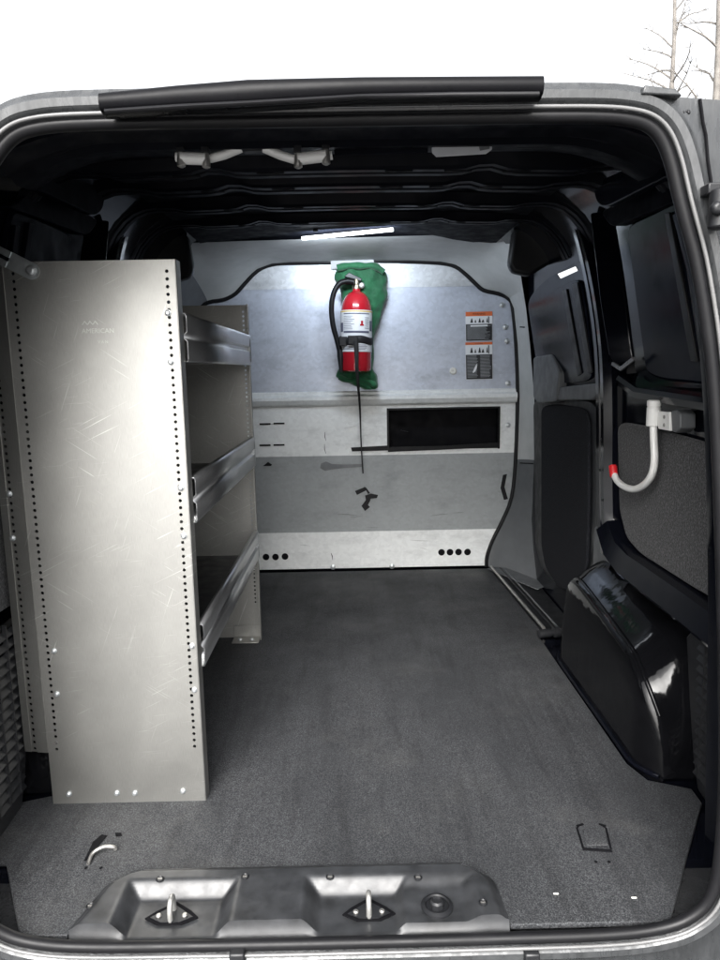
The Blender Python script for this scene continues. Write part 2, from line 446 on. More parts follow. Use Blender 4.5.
# rear bumper
bp = MB(); prof = [(.985, -.06), (.87, -.062), (.845, -.075), (.83, -.12), (.84, -.33), (.86, -.36), (.985, -.36)]
bp.loft([[V((x, y + .22*max(0, abs(x)-.55), z)) for y, z in prof] for x in (-.85, -.7, -.55, -.2, .2, .55, .7, .82)], True, True)
bp.build('rear_bumper', 'black_plastic', van, smooth=40)
for px in (237, 532):
    p = onY(px, 953, .972); MB().box((p.x-.012, .966, p.z-.03), (p.x+.012, .984, p.z+.002)).build('bumper_clip', 'vent_plastic', van, bevel=.003)
# floor pan under the liner
fp = MB().box((-.80, 1.16, -.03), (.76, 3.3, -.012)); fp.box((-.80, 1.0, -.06), (.76, 1.16, -.045)); fp.build('floor_pan', 'inner_paint', van)

# inner skin of the cargo bay: walls that roll into the ceiling
wp = [(.765, -.02), (.77, .3), (.77, .8), (.755, 1.02), (.725, 1.18), (.675, 1.30), (.59, 1.372), (.48, 1.395)]
wpts = spline([V((x, 0, z)) for x, z in wp], 4)
def zc(y): return 1.238 + roofrise(y)     # ceiling height along the bay
def wsec(y, s):
    k = zc(y)/1.405
    return [V((s*p.x*(1 - .06*(1-sm(1.03, 1.25, y))*sm(.9, 1.2, p.z)), y, p.z*(k if p.z > 0 else 1)) ) for p in wpts]
wys = [1.06, 1.12, 1.2, 1.35, 1.6, 1.9, 2.2, 2.6, 2.9, 3.2]
for s in (1, -1):
    w = MB(); w.loft([wsec(y, s) for y in wys], closed=False); w.build('side_inner_wall', 'inner_paint', van, smooth=50)
cl = MB()
def cfn(u, v):
    y = 1.06 + (3.2-1.06)*v; x = -.56+1.12*u; return V((x, y, zc(y) - .012 - .05*(x/.56)**2*.4 + .0*u))
cl.grid(cfn, 16, 30); cl.build('ceiling_panel', 'ceiling_paint', van, smooth=60)
# roof bows: pressed hat sections with lightening holes
for y0, w_, dz in ((1.50, .07, .040), (1.78, .09, .040), (2.08, .08, .036), (2.33, .07, .030)):
    r_ = MB(); rings = []
    for i in range(49):
        u = i/48; x = -.70+1.40*u; ax = abs(x)
        zt = zc(y0) - .012 - .010*(min(ax, .5)/.56)**2
        for a, b in zip(wpts, wpts[1:]):
            if b.x <= ax <= a.x: zt = (a.z + (b.z-a.z)*(a.x-ax)/(a.x-b.x))*zc(y0)/1.405 - .004
        dzz = dz*(1-.72*sm(.44, .64, ax)); 
        zb = zt - dzz + .012*math.exp(-((abs(x)-.28)/.035)**2)
        rings.append([V((x, y0-w_*.75, zt+.006)), V((x, y0-w_*.55, zt-.004)), V((x, y0-w_*.42, zb+.006)), V((x, y0-w_*.34, zb)), V((x, y0-w_*.1, zb)), V((x, y0-w_*.06, zb+.006)), V((x, y0+w_*.06, zb+.006)), V((x, y0+w_*.1, zb)),
                      V((x, y0+w_*.34, zb)), V((x, y0+w_*.42, zb+.006)), V((x, y0+w_*.55, zt-.004)), V((x, y0+w_*.75, zt+.006))])
    r_.loft(rings, closed=False); rib = r_.build('roof_bow', 'bow_paint', van, smooth=25)
    for x in (-.33, -.16, .10, .22, .34):
        c = V((x, y0-w_*.2, zc(y0)-.012-dz-.010*(x/.56)**2-.0008)); MB().box(c-V((.028, w_*.08, .0006)), c+V((.028, w_*.08, .0006))).build('bow_slot', 'black_void', rib)
# header rail behind the top of the opening
hd = MB(); rings = []
for i in range(33):
    x = CX-.50+1.0*i/32; dd = .05*max(0, (abs(x-CX)-.33)/.17)**2
    prof = [(1.015, 1.262), (1.02, 1.232), (1.05, 1.236), (1.075, 1.232), (1.085, 1.245), (1.13, 1.250), (1.145, 1.243), (1.21, 1.252), (1.225, 1.262), (1.24, 1.30)]
    rings.append([V((x, y, z-dd)) for y, z in prof])
hd.loft(rings, closed=False); hd.build('rear_header', 'ceiling_paint', van, smooth=30)
def PL(px, py, y=1.17): return onY(px, py, y)
hp = MB(); hp.prism([PL(*p) for p in [(332, 139), (428, 136), (428, 153), (335, 156)]], (0, .004, .001)); hp.build('header_plate', 'ceiling_paint', van, bevel=.002)
hp = MB(); hp.prism([PL(*p) for p in [(502, 133), (590, 137), (600, 146), (520, 148), (505, 145)]], (0, .004, .001)); hp.build('header_plate', 'black_plastic', van, bevel=.002)
# dome lamp (unlit)
dl = MB(); dl.prism([PL(*p, 1.16) for p in [(433, 143), (490, 139), (493, 150), (486, 155), (436, 158), (431, 153)]], (0, .004, .012)); dl_ = dl.build('dome_lamp', 'clear_lens', van, bevel=.004)
ds = MB(); ds.prism([PL(*p, 1.158) for p in [(478, 142), (489, 141), (490, 149), (480, 151)]], (0, .002, .001)); ds.build('lamp_switch', 'dark_trim', dl_, bevel=.001)
# two bare metal door check arms under the header
def arm(pts, feet, y):
    a_ = MB(); a_.tube([PL(*p, y) for p in pts], [.008]*len(pts), 8, flat=(1.0, .9))
    a_.tube([PL(*p, y-.012) for p in feet], .0095, 8)
    o = a_.build('latch_arm', 'white_metal', van, smooth=50)
    for q in (0, -1):
        p = PL(*feet[q], y-.014); MB().lathe(p+V((0, 0, -.014)), (0, 0, 1), [(.003, 0), (.0065, .002), (.0065, .012), (.004, .026), (.004, .03)], 10).build('latch_pin', 'dull_steel', o, smooth=40)
        q_ = MB(); q_.box(p+V((-.006, -.006, .008)), p+V((.006, .006, .022))); q_.build('latch_nut', 'black_plastic', o, bevel=.001)
arm([(176, 157), (190, 158), (212, 158), (224, 155), (241, 148)], [(181, 158), (206, 159)], 1.16)
arm([(264, 148), (280, 155), (296, 160), (318, 158), (332, 155)], [(298, 159), (326, 155.5)], 1.16)
bk = MB(); bk.prism([PL(*p, 1.155) for p in [(243, 143), (262, 142), (264, 150), (242, 151)]], (0, .02, 0)); bk.build('latch_housing', 'black_plastic', van, bevel=.003)

# --- fittings of the two side walls: built on the right, mirrored for the left
def rounded(px, r):
    out = []; n = len(px)
    for i in range(n):
        p0, p, p1 = (V((*px[k % n], 0)) for k in (i-1, i, i+1))
        a, b = p0-p, p1-p; ra, rb_ = min(r, a.length*.42), min(r, b.length*.42)
        A, B = p+a.normalized()*ra, p+b.normalized()*rb_
        for t_ in (0, .25, .5, .75, 1):
            q = A*(1-t_)**2 + p*2*t_*(1-t_) + B*t_**2; out.append((q.x, q.y))
    return out
def panelX(name, px, x, th, mat, bevel=.004, parent=None, sides=(1, -1), tilt=0, smooth=None, lean=0):
    res = []
    if name not in ('window_strip', 'blank_rib', 'gusset_edge'): px = rounded(px, 11 if name in ('window_blank', 'quarter_frame', 'door_window_pane', 'door_window_frame') else 3 if name in ('grab_box', 'door_ledge', 'pillar_gusset') else 7)
    for s in sides:
        pts = [onX(a, b, x) for a, b in px]; m_ = MB()
        if lean:
            pts = []
            for a, b in px:
                d = ray(a, b); t_ = (x - lean*(H-.8))/(d.x + lean*d.z); pts.append(V((d.x*t_, d.y*t_, H+d.z*t_)))
        if tilt:
            y0 = sum(p.y for p in pts)/len(pts); z0 = sum(p.z for p in pts)/len(pts)
            pts = [onX(a, b, x + tilt*(p.y-y0)) for (a, b), p in zip(px, pts)]
        m_.prism(pts, (th, 0, 0))
        if s < 0: m_.mirror(0)
        par = parent[0 if s > 0 else -1] if isinstance(parent, list) else (parent or van)
        res.append(m_.build(name, 'shade_plastic' if s < 0 and name in ('quarter_frame', 'window_blank', 'blank_rib', 'cant_panel') else mat, par, bevel=bevel))  # left-wall copies get a darker, duller material, so their shade is painted in
    return res
# sliding door: window surround, dark pane, ledge, carpeted lower panel
panelX('door_window_frame', [(527, 300), (545, 280), (583, 258), (590, 300), (597, 352), (598, 390), (560, 392), (540, 386)], .752, .02, 'inner_satin', .008, lean=.16)
panelX('door_window_pane', [(537, 304), (552, 291), (580, 277), (586, 318), (592, 370), (590, 381), (562, 384), (551, 375), (543, 350)], .745, .006, 'inner_satin', .004, lean=.16)
panelX('window_strip', [(572, 284), (577, 282), (592, 372), (588, 374)], .739, .005, 'black_plastic', .001, lean=.16)
panelX('window_strip', [(562, 291), (566, 289), (581, 373), (577, 376)], .740, .004, 'black_plastic', .001, lean=.16)
pa = panelX('grab_box', [(533, 357), (551, 354), (559, 372), (556, 401), (538, 404), (533, 398)], .715, .04, 'dark_trim', .006)
panelX('door_ledge', [(552, 388), (598, 383), (600, 392), (592, 400), (556, 400)], .722, .03, 'dark_trim', .006)
panelX('door_inner_panel', [(533, 400), (556, 397), (592, 400), (604, 420), (604, 560), (590, 592), (566, 592), (541, 570), (535, 545)], .752, .02, 'black_plastic', .006)
panelX('carpet_panel', [(541, 406), (556, 404), (584, 408), (588, 420), (588, 500), (586, 566), (575, 590), (560, 590), (545, 568), (541, 545)], .742, .012, 'carpet_dark', .005)
def cut(ob, pts, d):
    # open a four-sided gap along direction d
    import bmesh
    bm = bmesh.new(); bm.from_mesh(ob.data); o0 = ORIG[ob.name]; P = [p-o0 for p in pts]; c = sum(P, V())/4; pl = []
    for a, b in zip(P, P[1:]+P[:1]):
        n_ = (b-a).cross(d).normalized()
        if n_.dot(c-a) > 0: n_ = -n_
        pl.append((a, n_))
    for a, n_ in pl:
        near = [f for f in bm.faces]
        bmesh.ops.bisect_plane(bm, geom=bm.verts[:]+bm.edges[:]+bm.faces[:], plane_co=a, plane_no=n_)
    dead = [f for f in bm.faces if all((f.calc_center_median()-a).dot(n_) < 0 for a, n_ in pl) and (f.calc_center_median()-c).dot(d) > -.6]
    bmesh.ops.delete(bm, geom=dead, context='FACES'); bm.to_mesh(ob.data); bm.free()
gap = [onX(*p, .70) for p in [(557, 274), (576, 266), (578.5, 270.5), (560, 279)]]
gd = ray(569, 273).normalized()
for ob in list(col.objects):
    if ob.parent == van and ob.type == 'MESH' and ob.name.split('.')[0] in ('side_inner_wall', 'body_shell', 'door_window_frame', 'door_window_pane', 'window_strip'):
        if ob.name.split('.')[0] == 'body_shell' or sum((ob.matrix_basis @ v.co).x for v in ob.data.vertices) > 0: cut(ob, gap, gd)
# tall pillar behind the sliding door: hat section swept down and back into the lower beam
for s in (1, -1):
    path = [onX(*p, x) for p, x in [((566, 196), .66), ((582, 230), .69), ((596, 290), .715), ((604, 350), .725), ((606, 410), .728), ((606, 470), .728), ((607, 520), .725), ((611, 556), .72)]]
    path = spline(path, 4)
    m_ = MB(); rings = []
    for p in path:
        w = .058
        rings.append([p+V((.05, w, 0)), p+V((.0, w*.80, 0)), p+V((-.018, w*.55, 0)), p+V((-.018, w*.12, 0)), p+V((-.008, 0, 0)), p+V((-.018, -w*.12, 0)), p+V((-.020, -w*.6, 0)), p+V((0, -w*.85, 0)), p+V((.05, -w, 0))])
    m_.loft(rings, closed=False)
    if s < 0: m_.mirror()
    pil = m_.build('door_pillar', 'inner_paint', van, smooth=25)
    for p_ in [(601, 440), (600, 470), (602, 500), (603, 525)]:
        p = onX(*p_, .705); rv = MB().sphere(p, .005, 8, 6, (.5, 1, 1))
        if s < 0: rv.mirror()
        rv.build('pillar_stud', 'black_plastic', pil, smooth=60)
panelX('pillar_foot', [(594, 524), (606, 528), (610, 545), (612, 572), (592, 574)], .722, .02, 'dark_trim', .006)
panelX('pillar_gusset', [(590, 213), (613, 211), (619, 250), (630, 345), (632, 358), (619, 369), (609, 356), (600, 300)], .700, .012, 'inner_paint', .006, tilt=-.25)
panelX('gusset_edge', [(612, 362), (620, 366.5), (632, 357), (633.5, 360.5), (620, 371), (611, 365)], .690, .006, 'edge_paint', .001)
# window blank with its rim and the two pressed ribs
panelX('quarter_frame', [(613, 218), (694, 170), (712, 260), (721, 330), (722, 395), (650, 389), (634, 376), (630, 330), (622, 270)], .752, .02, 'inner_paint', .01, lean=.16)
qb = panelX('window_blank', [(626, 225), (685, 196), (703, 262), (713, 330), (716, 386), (658, 380), (645, 372), (641, 340), (634, 290)], .738, .014, 'inner_satin', .010, lean=.16)
panelX('blank_rib', [(664, 214), (669, 212), (697, 362), (690, 361)], .731, .008, 'black_plastic', .002, qb, lean=.16)
panelX('blank_rib', [(678, 216), (683, 214), (706, 362), (700, 361)], .731, .008, 'black_plastic', .002, qb, lean=.16)
# ledge under the blank, rail, lower carpet
for s in (1, -1):
    A = [onX(*p, .735) for p in [(632, 372), (650, 384), (680, 388), (730, 394)]]
    m_ = MB(); rings = []
    for p in A:
        rings.append([p+V((.03, 0, .0)), p+V((-.004, 0, -.004)), p+V((-.036, 0, -.008)), p+V((-.042, 0, -.018)), p+V((-.036, 0, -.034)), p+V((.0, 0, -.042)), p+V((.03, 0, -.045))])
    m_.loft(rings, closed=False)
    if s < 0: m_.mirror()
    m_.build('window_ledge', 'inner_paint', van, smooth=35)
panelX('belt_rail', [(610, 380), (640, 394), (730, 402), (730, 452), (620, 432), (612, 424)], .742, .02, 'inner_paint', .006)
panelX('carpet_panel', [(617, 428), (622, 422), (650, 427), (735, 451), (735, 612), (690, 586), (640, 554), (626, 538), (619, 510)], .722, .012, 'carpet', .005)
for s in (1, -1):    # slanting lower beam
    up_ = [onX(*p, .715) for p in [(614, 520), (622, 541), (634, 553), (660, 570), (690, 590), (735, 621)]]
    lo_ = [onX(*p, .705) for p in [(606, 530), (614, 556), (627, 573), (655, 594), (690, 621), (735, 657)]]
    if s < 0: up_, lo_ = up_[:-1], lo_[:-1]
    m_ = MB(); rings = []
    for a, b in zip(up_, lo_):
        rings.append([a+V((.03, 0, 0)), a, a.lerp(b, .08)+V((-.018, 0, 0)), a.lerp(b, .55)+V((-.024, 0, 0)), a.lerp(b, .92)+V((-.030, 0, 0)), b+V((-.022, 0, -.006)), b+V((.04, 0, -.012))])
    m_.loft(rings, closed=False)
    if s < 0: m_.mirror()
    m_.build('lower_beam', 'inner_paint', van, smooth=35)
# upper side rail and the dark corner cover by the headliner
panelX('cant_rail', [(600, 212), (668, 176), (676, 190), (690, 196), (640, 216), (612, 228)], .655, .05, 'shade_plastic', .006)
panelX('cant_panel', [(592, 180), (640, 150), (668, 158), (672, 174), (604, 208), (596, 202)], .605, .02, 'inner_satin', .012)
for s in (1, -1):
    m_ = MB(); m_.prism([onY(*p, 2.52) for p in [(514, 229), (545, 222), (572, 200), (590, 196), (586, 234), (560, 258), (530, 276), (513, 272), (509, 264)]], (0, .05, 0))
    if s < 0: m_.mirror(.0)
    m_.build('corner_cover', 'black_plastic', van, bevel=.012)
# wheel arches
for s in (1, -1):
    prf = [(2.085, 0.0), (2.08, .03), (2.045, .16), (2.01, .245), (1.99, .272), (1.955, .286), (1.90, .288), (1.75, .270), (1.62, .252), (1.545, .240), (1.50, .222), (1.455, .185), (1.42, .12), (1.403, .06), (1.396, 0.0)]
    def xin(y): return .622 + .095*max(0, (1.48-y)/.09)**2*.5 + .02*max(0, (y-2.0)/.085)**2
    m_ = MB(); rings = []
    pr_ = spline([V((0, y, z)) for y, z in prf], 4)
    for p in pr_:
        y, z = p.y, max(0, p.z); xi = xin(y); r = min(.016, z*.45)
        rg = [V((xi, y, -.012)), V((xi+.002, y, z*.3)), V((xi+.006, y, z*.65)), V((xi+.009, y, max(0, z-r))), V((xi+.009+r*.3, y, z-r*.3)), V((xi+.012+r, y, z)), V((xi+.05, y, z+.022*min(1, z*6))), V((xi+.09, y, z+.05*min(1, z*6))), V((.78, y, z+.075*min(1, z*6)))]
        rings.append(rg)
    m_.loft(rings, closed=False)
    if s < 0: m_.mirror()
    wa = m_.build('wheel_arch', 'arch_paint', van, smooth=50)
    fl = MB(); fl.tube([V((s*(xin(p.y)-.004), p.y, .004)) for p in pr_ if True][::3], .006, 6); fl.build('arch_sealant', 'inner_paint', wa, smooth=60)
    # seam bead along the ridge
    sb = MB(); sb.tube([V((s*(xin(p.y)+.026), p.y, max(0, p.z)-.003)) for p in pr_ if p.z > .12], .006, 6); sb.build('arch_seam', 'arch_paint', wa, smooth=70)
# louvred cabin vents behind the arches
for s in (1, -1):
    C_ = [onX(*p, .716) for p in [(686, 637), (691, 631), (724, 652), (727, 835), (697, 789), (693, 760), (689, 700)]]
    m_ = MB(); m_.prism(C_, (.02, 0, 0))
    if s < 0: m_.mirror()
    vg = m_.build('vent_grille', 'vent_plastic', van, bevel=.004)
    lv = MB(); y1, y0 = 1.405, 1.20
    for k in range(16):
        z = .040 + .0225*k; ye = 1.372 + .018*sm(0, .36, z)
        lv.prism([V((.7155, 1.19, z+.010)), V((.7155, ye-.016, z+.010)), V((.7085, ye-.016, z)), V((.7085, 1.19, z))], (0, 0, .0022))
    for yy in (1.335, 1.29, 1.245): lv.box((.7075, yy, .04), (.7155, yy+.004, .405))
    if s < 0: lv.mirror()
    lv.build('vent_louvres', 'vent_plastic', vg, smooth=30)
# black corner posts just inside the opening
for s in (1, -1):
    m_ = MB(); pth = [(.655, 1.15, -.01), (.645, 1.15, .2), (.635, 1.16, .5), (.615, 1.17, .8), (.59, 1.18, 1.0), (.55, 1.19, 1.15)]
    rings = []
    for x, y, z in spline(pth, 3):
        rings.append([V((x+.09, y+.03, z)), V((x+.01, y+.045, z)), V((x-.004, y+.035, z)), V((x-.006, y, z)), V((x+.004, y-.03, z)), V((x+.09, y-.05, z))])
    m_.loft(rings, closed=False)
    if s < 0: m_.mirror(CX/2-.035)
    m_.build('corner_post', 'inner_paint', van, smooth=30)
# step well trim beside the sliding door and its stop
st = MB(); st.prism([V((.604, 3.06, -.004)), V((.636, 2.25, -.004)), V((.76, 2.25, -.004)), V((.76, 3.06, -.004))], (0, 0, .003)); st.build('step_tread', 'black_plastic', van)
for dx, h_, mt in ((.006, .012, 'dull_steel'), (.045, .006, 'vent_plastic'), (.062, .006, 'dark_trim')):
    m_ = MB(); m_.tube([(.602+dx, 3.03, h_), (.634+dx, 2.27, h_)], .006 if dx < .02 else .004, 8); m_.build('step_rail', mt, van, smooth=60)
a, b = onZ(538, 634, .02), onZ(566, 631, .02)
ds = MB(); ds.lathe(a, b-a, [(.008, 0), (.014, .003), (.014, .045), (.010, .047), (.010, .055), (.018, .058), (.018, .075), (.010, .08)], 16); ds.build('door_stop', 'vent_plastic', van, smooth=40)

# headliner and pillar trim round the bulkhead
inn = [(486, 566), (486.5, 556), (492, 540), (502, 520), (511, 497), (515, 460), (517, 395), (515.5, 345), (512, 308), (508, 299), (498, 294), (483, 290.5), (474, 283), (465, 274.5), (455, 267), (440, 263.5), (410, 262), (375, 261.5), (330, 263), (290, 263.5), (272, 265), (258, 271), (246, 283), (236, 294), (224, 300), (208, 303)]
PI_ = [onY(*p, 3.10) for p in inn]
lx = min(p.x for p in PI_)
left_tail = [(-.66, 1.16), (-.685, 1.0), (-.69, .8), (-.68, .5), (-.62, .25), (-.575, .02)]
PI_ += [V((x, 3.10, z)) for x, z in left_tail]
outp = [((536, 590), 2.80), ((537, 575), 2.85), ((534, 545), 2.92), ((534, 520), 2.95), ((534, 490), 2.95), ((534, 460), 2.95), ((534.5, 400), 2.95), ((530, 345), 2.95), ((526, 308), 2.93), ((523, 290), 2.88), ((520, 270), 2.80), ((516, 250), 2.72), ((514, 234), 2.68), ((500, 233.5), 2.68), ((480, 234), 2.68), ((455, 234.7), 2.68), ((420, 235.6), 2.68), ((375, 236.9), 2.68), ((330, 238.3), 2.68), ((290, 239.6), 2.68), ((265, 240.4), 2.68), ((240, 241), 2.68), ((218, 242), 2.68), ((196, 242.7), 2.68), ((184, 243.5), 2.68), ((178, 255), 2.72)]
PO = [onY(*p, y) for p, y in outp] + [V((-.735, 2.8, 1.2)), V((-.755, 2.9, 1.0)), V((-.76, 2.95, .8)), V((-.76, 2.95, .5)), V((-.76, 2.9, .25)), V((-.76, 2.8, 0))]
def ringtrim(i0, i1, mat, name):
    rings = []
    for t in range(9):
        u = t/8; rr = []
        for i in range(i0, i1+1):
            a, b = PI_[i], PO[i]; p = a.lerp(b, u); p.y = a.y - (a.y-b.y)*(u**1.6) ; rr.append(p)
        rings.append(rr)
    m_ = MB(); m_.loft(rings, closed=False); return m_.build(name, mat, van, smooth=60)
ringtrim(0, 5, 'dark_trim', 'pillar_trim'); ringtrim(5, 9, 'grey_trim', 'pillar_trim'); ringtrim(9, 25, 'grey_trim', 'headliner'); ringtrim(25, 31, 'dark_trim', 'pillar_trim')
for p_, y in (((520, 327), 3.0), ((520, 463), 3.0)):
    p, q = onY(*p_, y), onY(p_[0]+13, p_[1]+.5, y-.05); MB().tube([p, q], .0025, 6).build('trim_joint', 'black_void', van)
# flat threshold in front of the bulkhead on the right
MB().prism([onZ(487, 569, .004), onZ(537, 590, .004), onZ(548, 586, .004), onZ(530, 566, .004)], (0, 0, .004)).build('threshold_plate', 'dark_trim', van, bevel=.002)

# sill plate with its two latch pockets
Y0, Y1 = 1.010, 1.146
def sx0(y): return -.482 + .035*((y-Y0)/(Y1-Y0))**1.0 + .05*sm(.6, 1.0, (y-Y0)/(Y1-Y0))**2
def sx1(y): return .240 - .010*(y-Y0)/(Y1-Y0) - .05*sm(.5, 1.0, (y-Y0)/(Y1-Y0))**2
def pocket(x, y, xa, xb):
    """1 inside a pocket that opens to the rear, ramped sides"""
    top = sm(1.118, 1.098, y) if False else 1-sm(1.082, 1.112, y)
    return min(sm(xa, xa+.034, x), 1-sm(xb-.034, xb, x), top)
def sillz(x, y):
    e = min(x-sx0(y), sx1(y)-x, Y1-y)
    z = .004 + .010*sm(0, .018, e)
    d = max(pocket(x, y, -.420, -.215), pocket(x, y, -.105, .085)); d2 = pocket(x, y, .03, .200)
    z -= max(.026*d, .012*d2)
    ww = .004*sm(1.04, 1.02, y) if False else 0
    return z
sp_ = MB()
def sfn(u, v):
    y = Y0+(Y1-Y0)*v; x = sx0(y)+(sx1(y)-sx0(y))*u; return V((x, y, sillz(x, y)))
sp_.grid(sfn, 170, 40)
row = [sfn(i/170, 0) for i in range(171)]
sp_.loft([row, [V((p.x, Y0-.004, min(p.z, -.010))) for p in row], [V((p.x, Y0-.012, -.016)) for p in row], [V((p.x, Y0-.014, -.03)) for p in row]], closed=False)
sill = sp_.build('sill_plate', 'sill_plastic', van, smooth=45)
scr = None
for p in [(90, 903), (160, 879), (245, 877), (330, 876), (418, 876), (483, 903)]:
    w = onZ(*p, .014); w.z = sillz(w.x, w.y)+.0005
    if scr is None:
        s_ = MB(); s_.lathe(w, (0, 0, 1), [(.0075, 0), (.0075, .0015), (.006, .0022), (.0045, .0005)], 14); s_.mi = 1; s_.box(w+V((-.004, -.0008, .0006)), w+V((.004, .0008, .0024)))
        scr = s_.build('sill_screw', ['black_plastic', 'dull_steel'], sill, origin=w, smooth=40)
    else: dup(scr, w, sill)
for cx_, cy_ in ((172, 919), (369, 915)):
    c = onZ(cx_, cy_, -.012); c.z = sillz(c.x, c.y)+.0005
    pk = MB(); q = [(-.045, -.002), (-.030, .013), (0, .034), (.030, .013), (.045, -.002), (.02, -.016), (-.02, -.016)]
    pk.prism([c+V((a, b, .0012)) for a, b in q], (0, 0, .0025)); bz = pk.build('latch_pocket', 'black_void', sill)
    pl = MB(); q2 = [(-.036, -.002), (0, .025), (.036, -.002), (.016, -.013), (-.016, -.013)]
    pl.prism([c+V((a, b, .0042)) for a, b in q2], (0, 0, .0012)); pl.build('striker_plate', 'vent_plastic', bz)
    for sx in (-.022, .022):
        MB().lathe(c+V((sx, 0, .0056)), (0, 0, 1), [(.0048, 0), (.0048, .002), (.003, .0035)], 12).build('striker_bolt', 'dull_steel', bz, smooth=40)
    lo = MB(); lo.tube(spline([c+V((.0, -.009, 0)), c+V((.0, -.010, .022)), c+V((0, -.004, .034)), c+V((0, .006, .036)), c+V((0, .013, .028)), c+V((0, .015, .0))], 4), .0045, 10)
    lo.build('striker_loop', 'stamp_metal', bz, smooth=60)
c = onZ(437, 908, 0); c.z = sillz(c.x, c.y)+.0005
pg = MB(); pg.lathe(c, (0, 0, 1), [(.027, 0), (.027, .003), (.021, .006), (.019, .004), (.0185, .001)], 28); pg.mi = 1
pg.lathe(c, (0, 0, 1), [(.012, .0), (.012, .010), (.009, .013), (.0085, .009), (.001, .009)], 8); 
pg.build('jack_plug', ['black_plastic', 'vent_plastic'], sill, smooth=35)

# ------------------------------------------------------------------ floor liner
fl_out = [(-.560, 1.004), (.503, 1.004), (.606, 1.16), (.708, 1.31), (.71, 1.36), (.63, 1.395), (.61, 1.46), (.612, 2.23), (.634, 2.26), (.602, 3.045), (-.60, 3.045), (-.63, 2.26), (-.612, 2.23), (-.612, 1.46), (-.64, 1.395), (-.74, 1.36), (-.74, 1.18), (-.668, 1.178)]
# notch for the sill plate
notch = [(sx1(Y0)+.001, 1.004), (sx1(Y0+.07)+.002, Y0+.07), (sx1(Y0+.11)+.002, Y0+.11), (sx1(Y1)+.004, Y1+.002), (sx0(Y1)-.004, Y1+.002), (sx0(Y0+.11)-.002, Y0+.11), (sx0(Y0+.07)-.002, Y0+.07), (sx0(Y0)-.001, 1.004)]
outl = [(-.560, 1.004)] + list(reversed(notch)) + fl_out[1:]
liner = MB(); liner.prism([V((x, y, -.010)) for x, y in outl], (0, 0, .010))
lo_ = liner.build('floor_liner', 'mat_rubber', None, origin=(0, 1.0, -.01), bevel=.002)
tag(lo_, 'speckled dark grey rubber liner covering the whole van floor', 'floor mat')
for p in [(115, 904), (634, 898), (556, 894)]:
    w = onZ(*p, .001); m_ = MB(); m_.box(w+V((-.0045, -.0016, 0)), w+V((.0045, .0016, .0015))); m_.build('liner_clip', 'white_plastic', lo_, bevel=.001)
# lashing rings showing through slots in the liner
tr = thing('tie_down_ring', onZ(102, 850), 'curved lashing ring lifted from its floor slot, in front of the aluminium shelf unit', 'tie down', 'lashing rings in the floor liner')
m_ = MB(); q = [onZ(*p, .0015) for p in [(84, 861), (93, 842), (102, 834.5), (107, 836), (99, 845), (92, 860)]]; m_.prism(q, (0, 0, .0008)); m_.prism([onZ(*p, .0015) for p in [(115, 833), (121, 833), (122, 836), (116, 836.5)]], (0, 0, .0008)); m_.build('ring_slot', 'black_void', tr)
m_ = MB(); m_.tube(spline([onZ(88, 864, .003), onZ(93, 853, .010), onZ(103, 847, .016), onZ(113, 847, .012), onZ(116, 849, .006)], 5), .0035, 8); m_.build('ring', 'dull_steel', tr, smooth=60)
for p in [(86, 868), (101, 868)]:
    MB().lathe(onZ(*p, .001), (0, 0, 1), [(.003, 0), (.003, .001), (.001, .0012)], 8).build('ring_rivet', 'black_void', tr)
tr = thing('tie_down_ring', onZ(594, 838), 'lashing ring lying flat in its square slot, near the wheel arch', 'tie down', 'lashing rings in the floor liner')
m_ = MB()
for seg, r in (([(579, 825), (577, 828), (584, 850)], .0020), ([(601, 825), (606, 828), (611, 849)], .0020), ([(583, 849), (612, 851)], .0042), ([(577, 826), (583, 824)], .003), ([(599, 824), (606, 826)], .003)):
    m_.tube([onZ(*p, .0015) for p in seg], r, 6, flat=(1, .35))
m_.build('ring_slot', 'black_void', tr)
m_ = MB(); m_.prism([onZ(*p, .001) for p in [(583, 830), (603, 830), (608, 846), (586, 846)]], (0, 0, .002)); m_.build('ring', 'mat_rubber', tr, bevel=.001)
for p in [(596, 862), (609, 862)]:
    MB().lathe(onZ(*p, .001), (0, 0, 1), [(.003, 0), (.003, .001), (.001, .0012)], 8).build('ring_rivet', 'black_void', tr)

# ------------------------------------------------------------------ bulkhead
bh = thing('bulkhead', (0, 3.1, 0), 'galvanised steel partition with a grey band and dark window, behind the red extinguisher', 'partition')
poly2 = [(p.x, p.z) for p in PI_]; poly2[0] = (poly2[0][0], .0); poly2[-1] = (poly2[-1][0], 0.)
zz = lambda px, py: onY(px, py, 3.1).z
# the photograph's band edges, nearly level in the world
zb = dict(a=zz(370, 288), b=zz(370, 391.5), c=zz(370, 405), d=zz(370, 455), e=zz(370, 531))
def band(z0, z1, y, mat, name, xs=None):
    P2 = clip(clip(poly2, 0, -1, -z0), 0, 1, z1)
    if xs: P2 = clip(clip(P2, -1, 0, -xs[0]), 1, 0, xs[1])
    m_ = MB(); m_.prism([V((x, y, z)) for x, z in P2], (0, .004, 0)); return m_.build(name, mat, bh)
band(zb['a'], 2, 3.094, 'galvanised', 'top_sheet')
up_sheet = band(zb['b'], zb['a'], 3.096, 'galvanised_blue', 'upper_sheet')
W0, W1 = onY(388, 411, 3.1), onY(498, 444, 3.1); wx0, wx1 = W0.x, W1.x; wz1, wz0 = zz(443, 408.5), zz(443, 448)
mid = band(zb['d'], zb['c'], 3.095, 'galvanised_bright', 'middle_sheet', (-2, wx0))
m2 = [clip(clip(poly2, 0, -1, -zb['d']), 0, 1, zb['c'])]
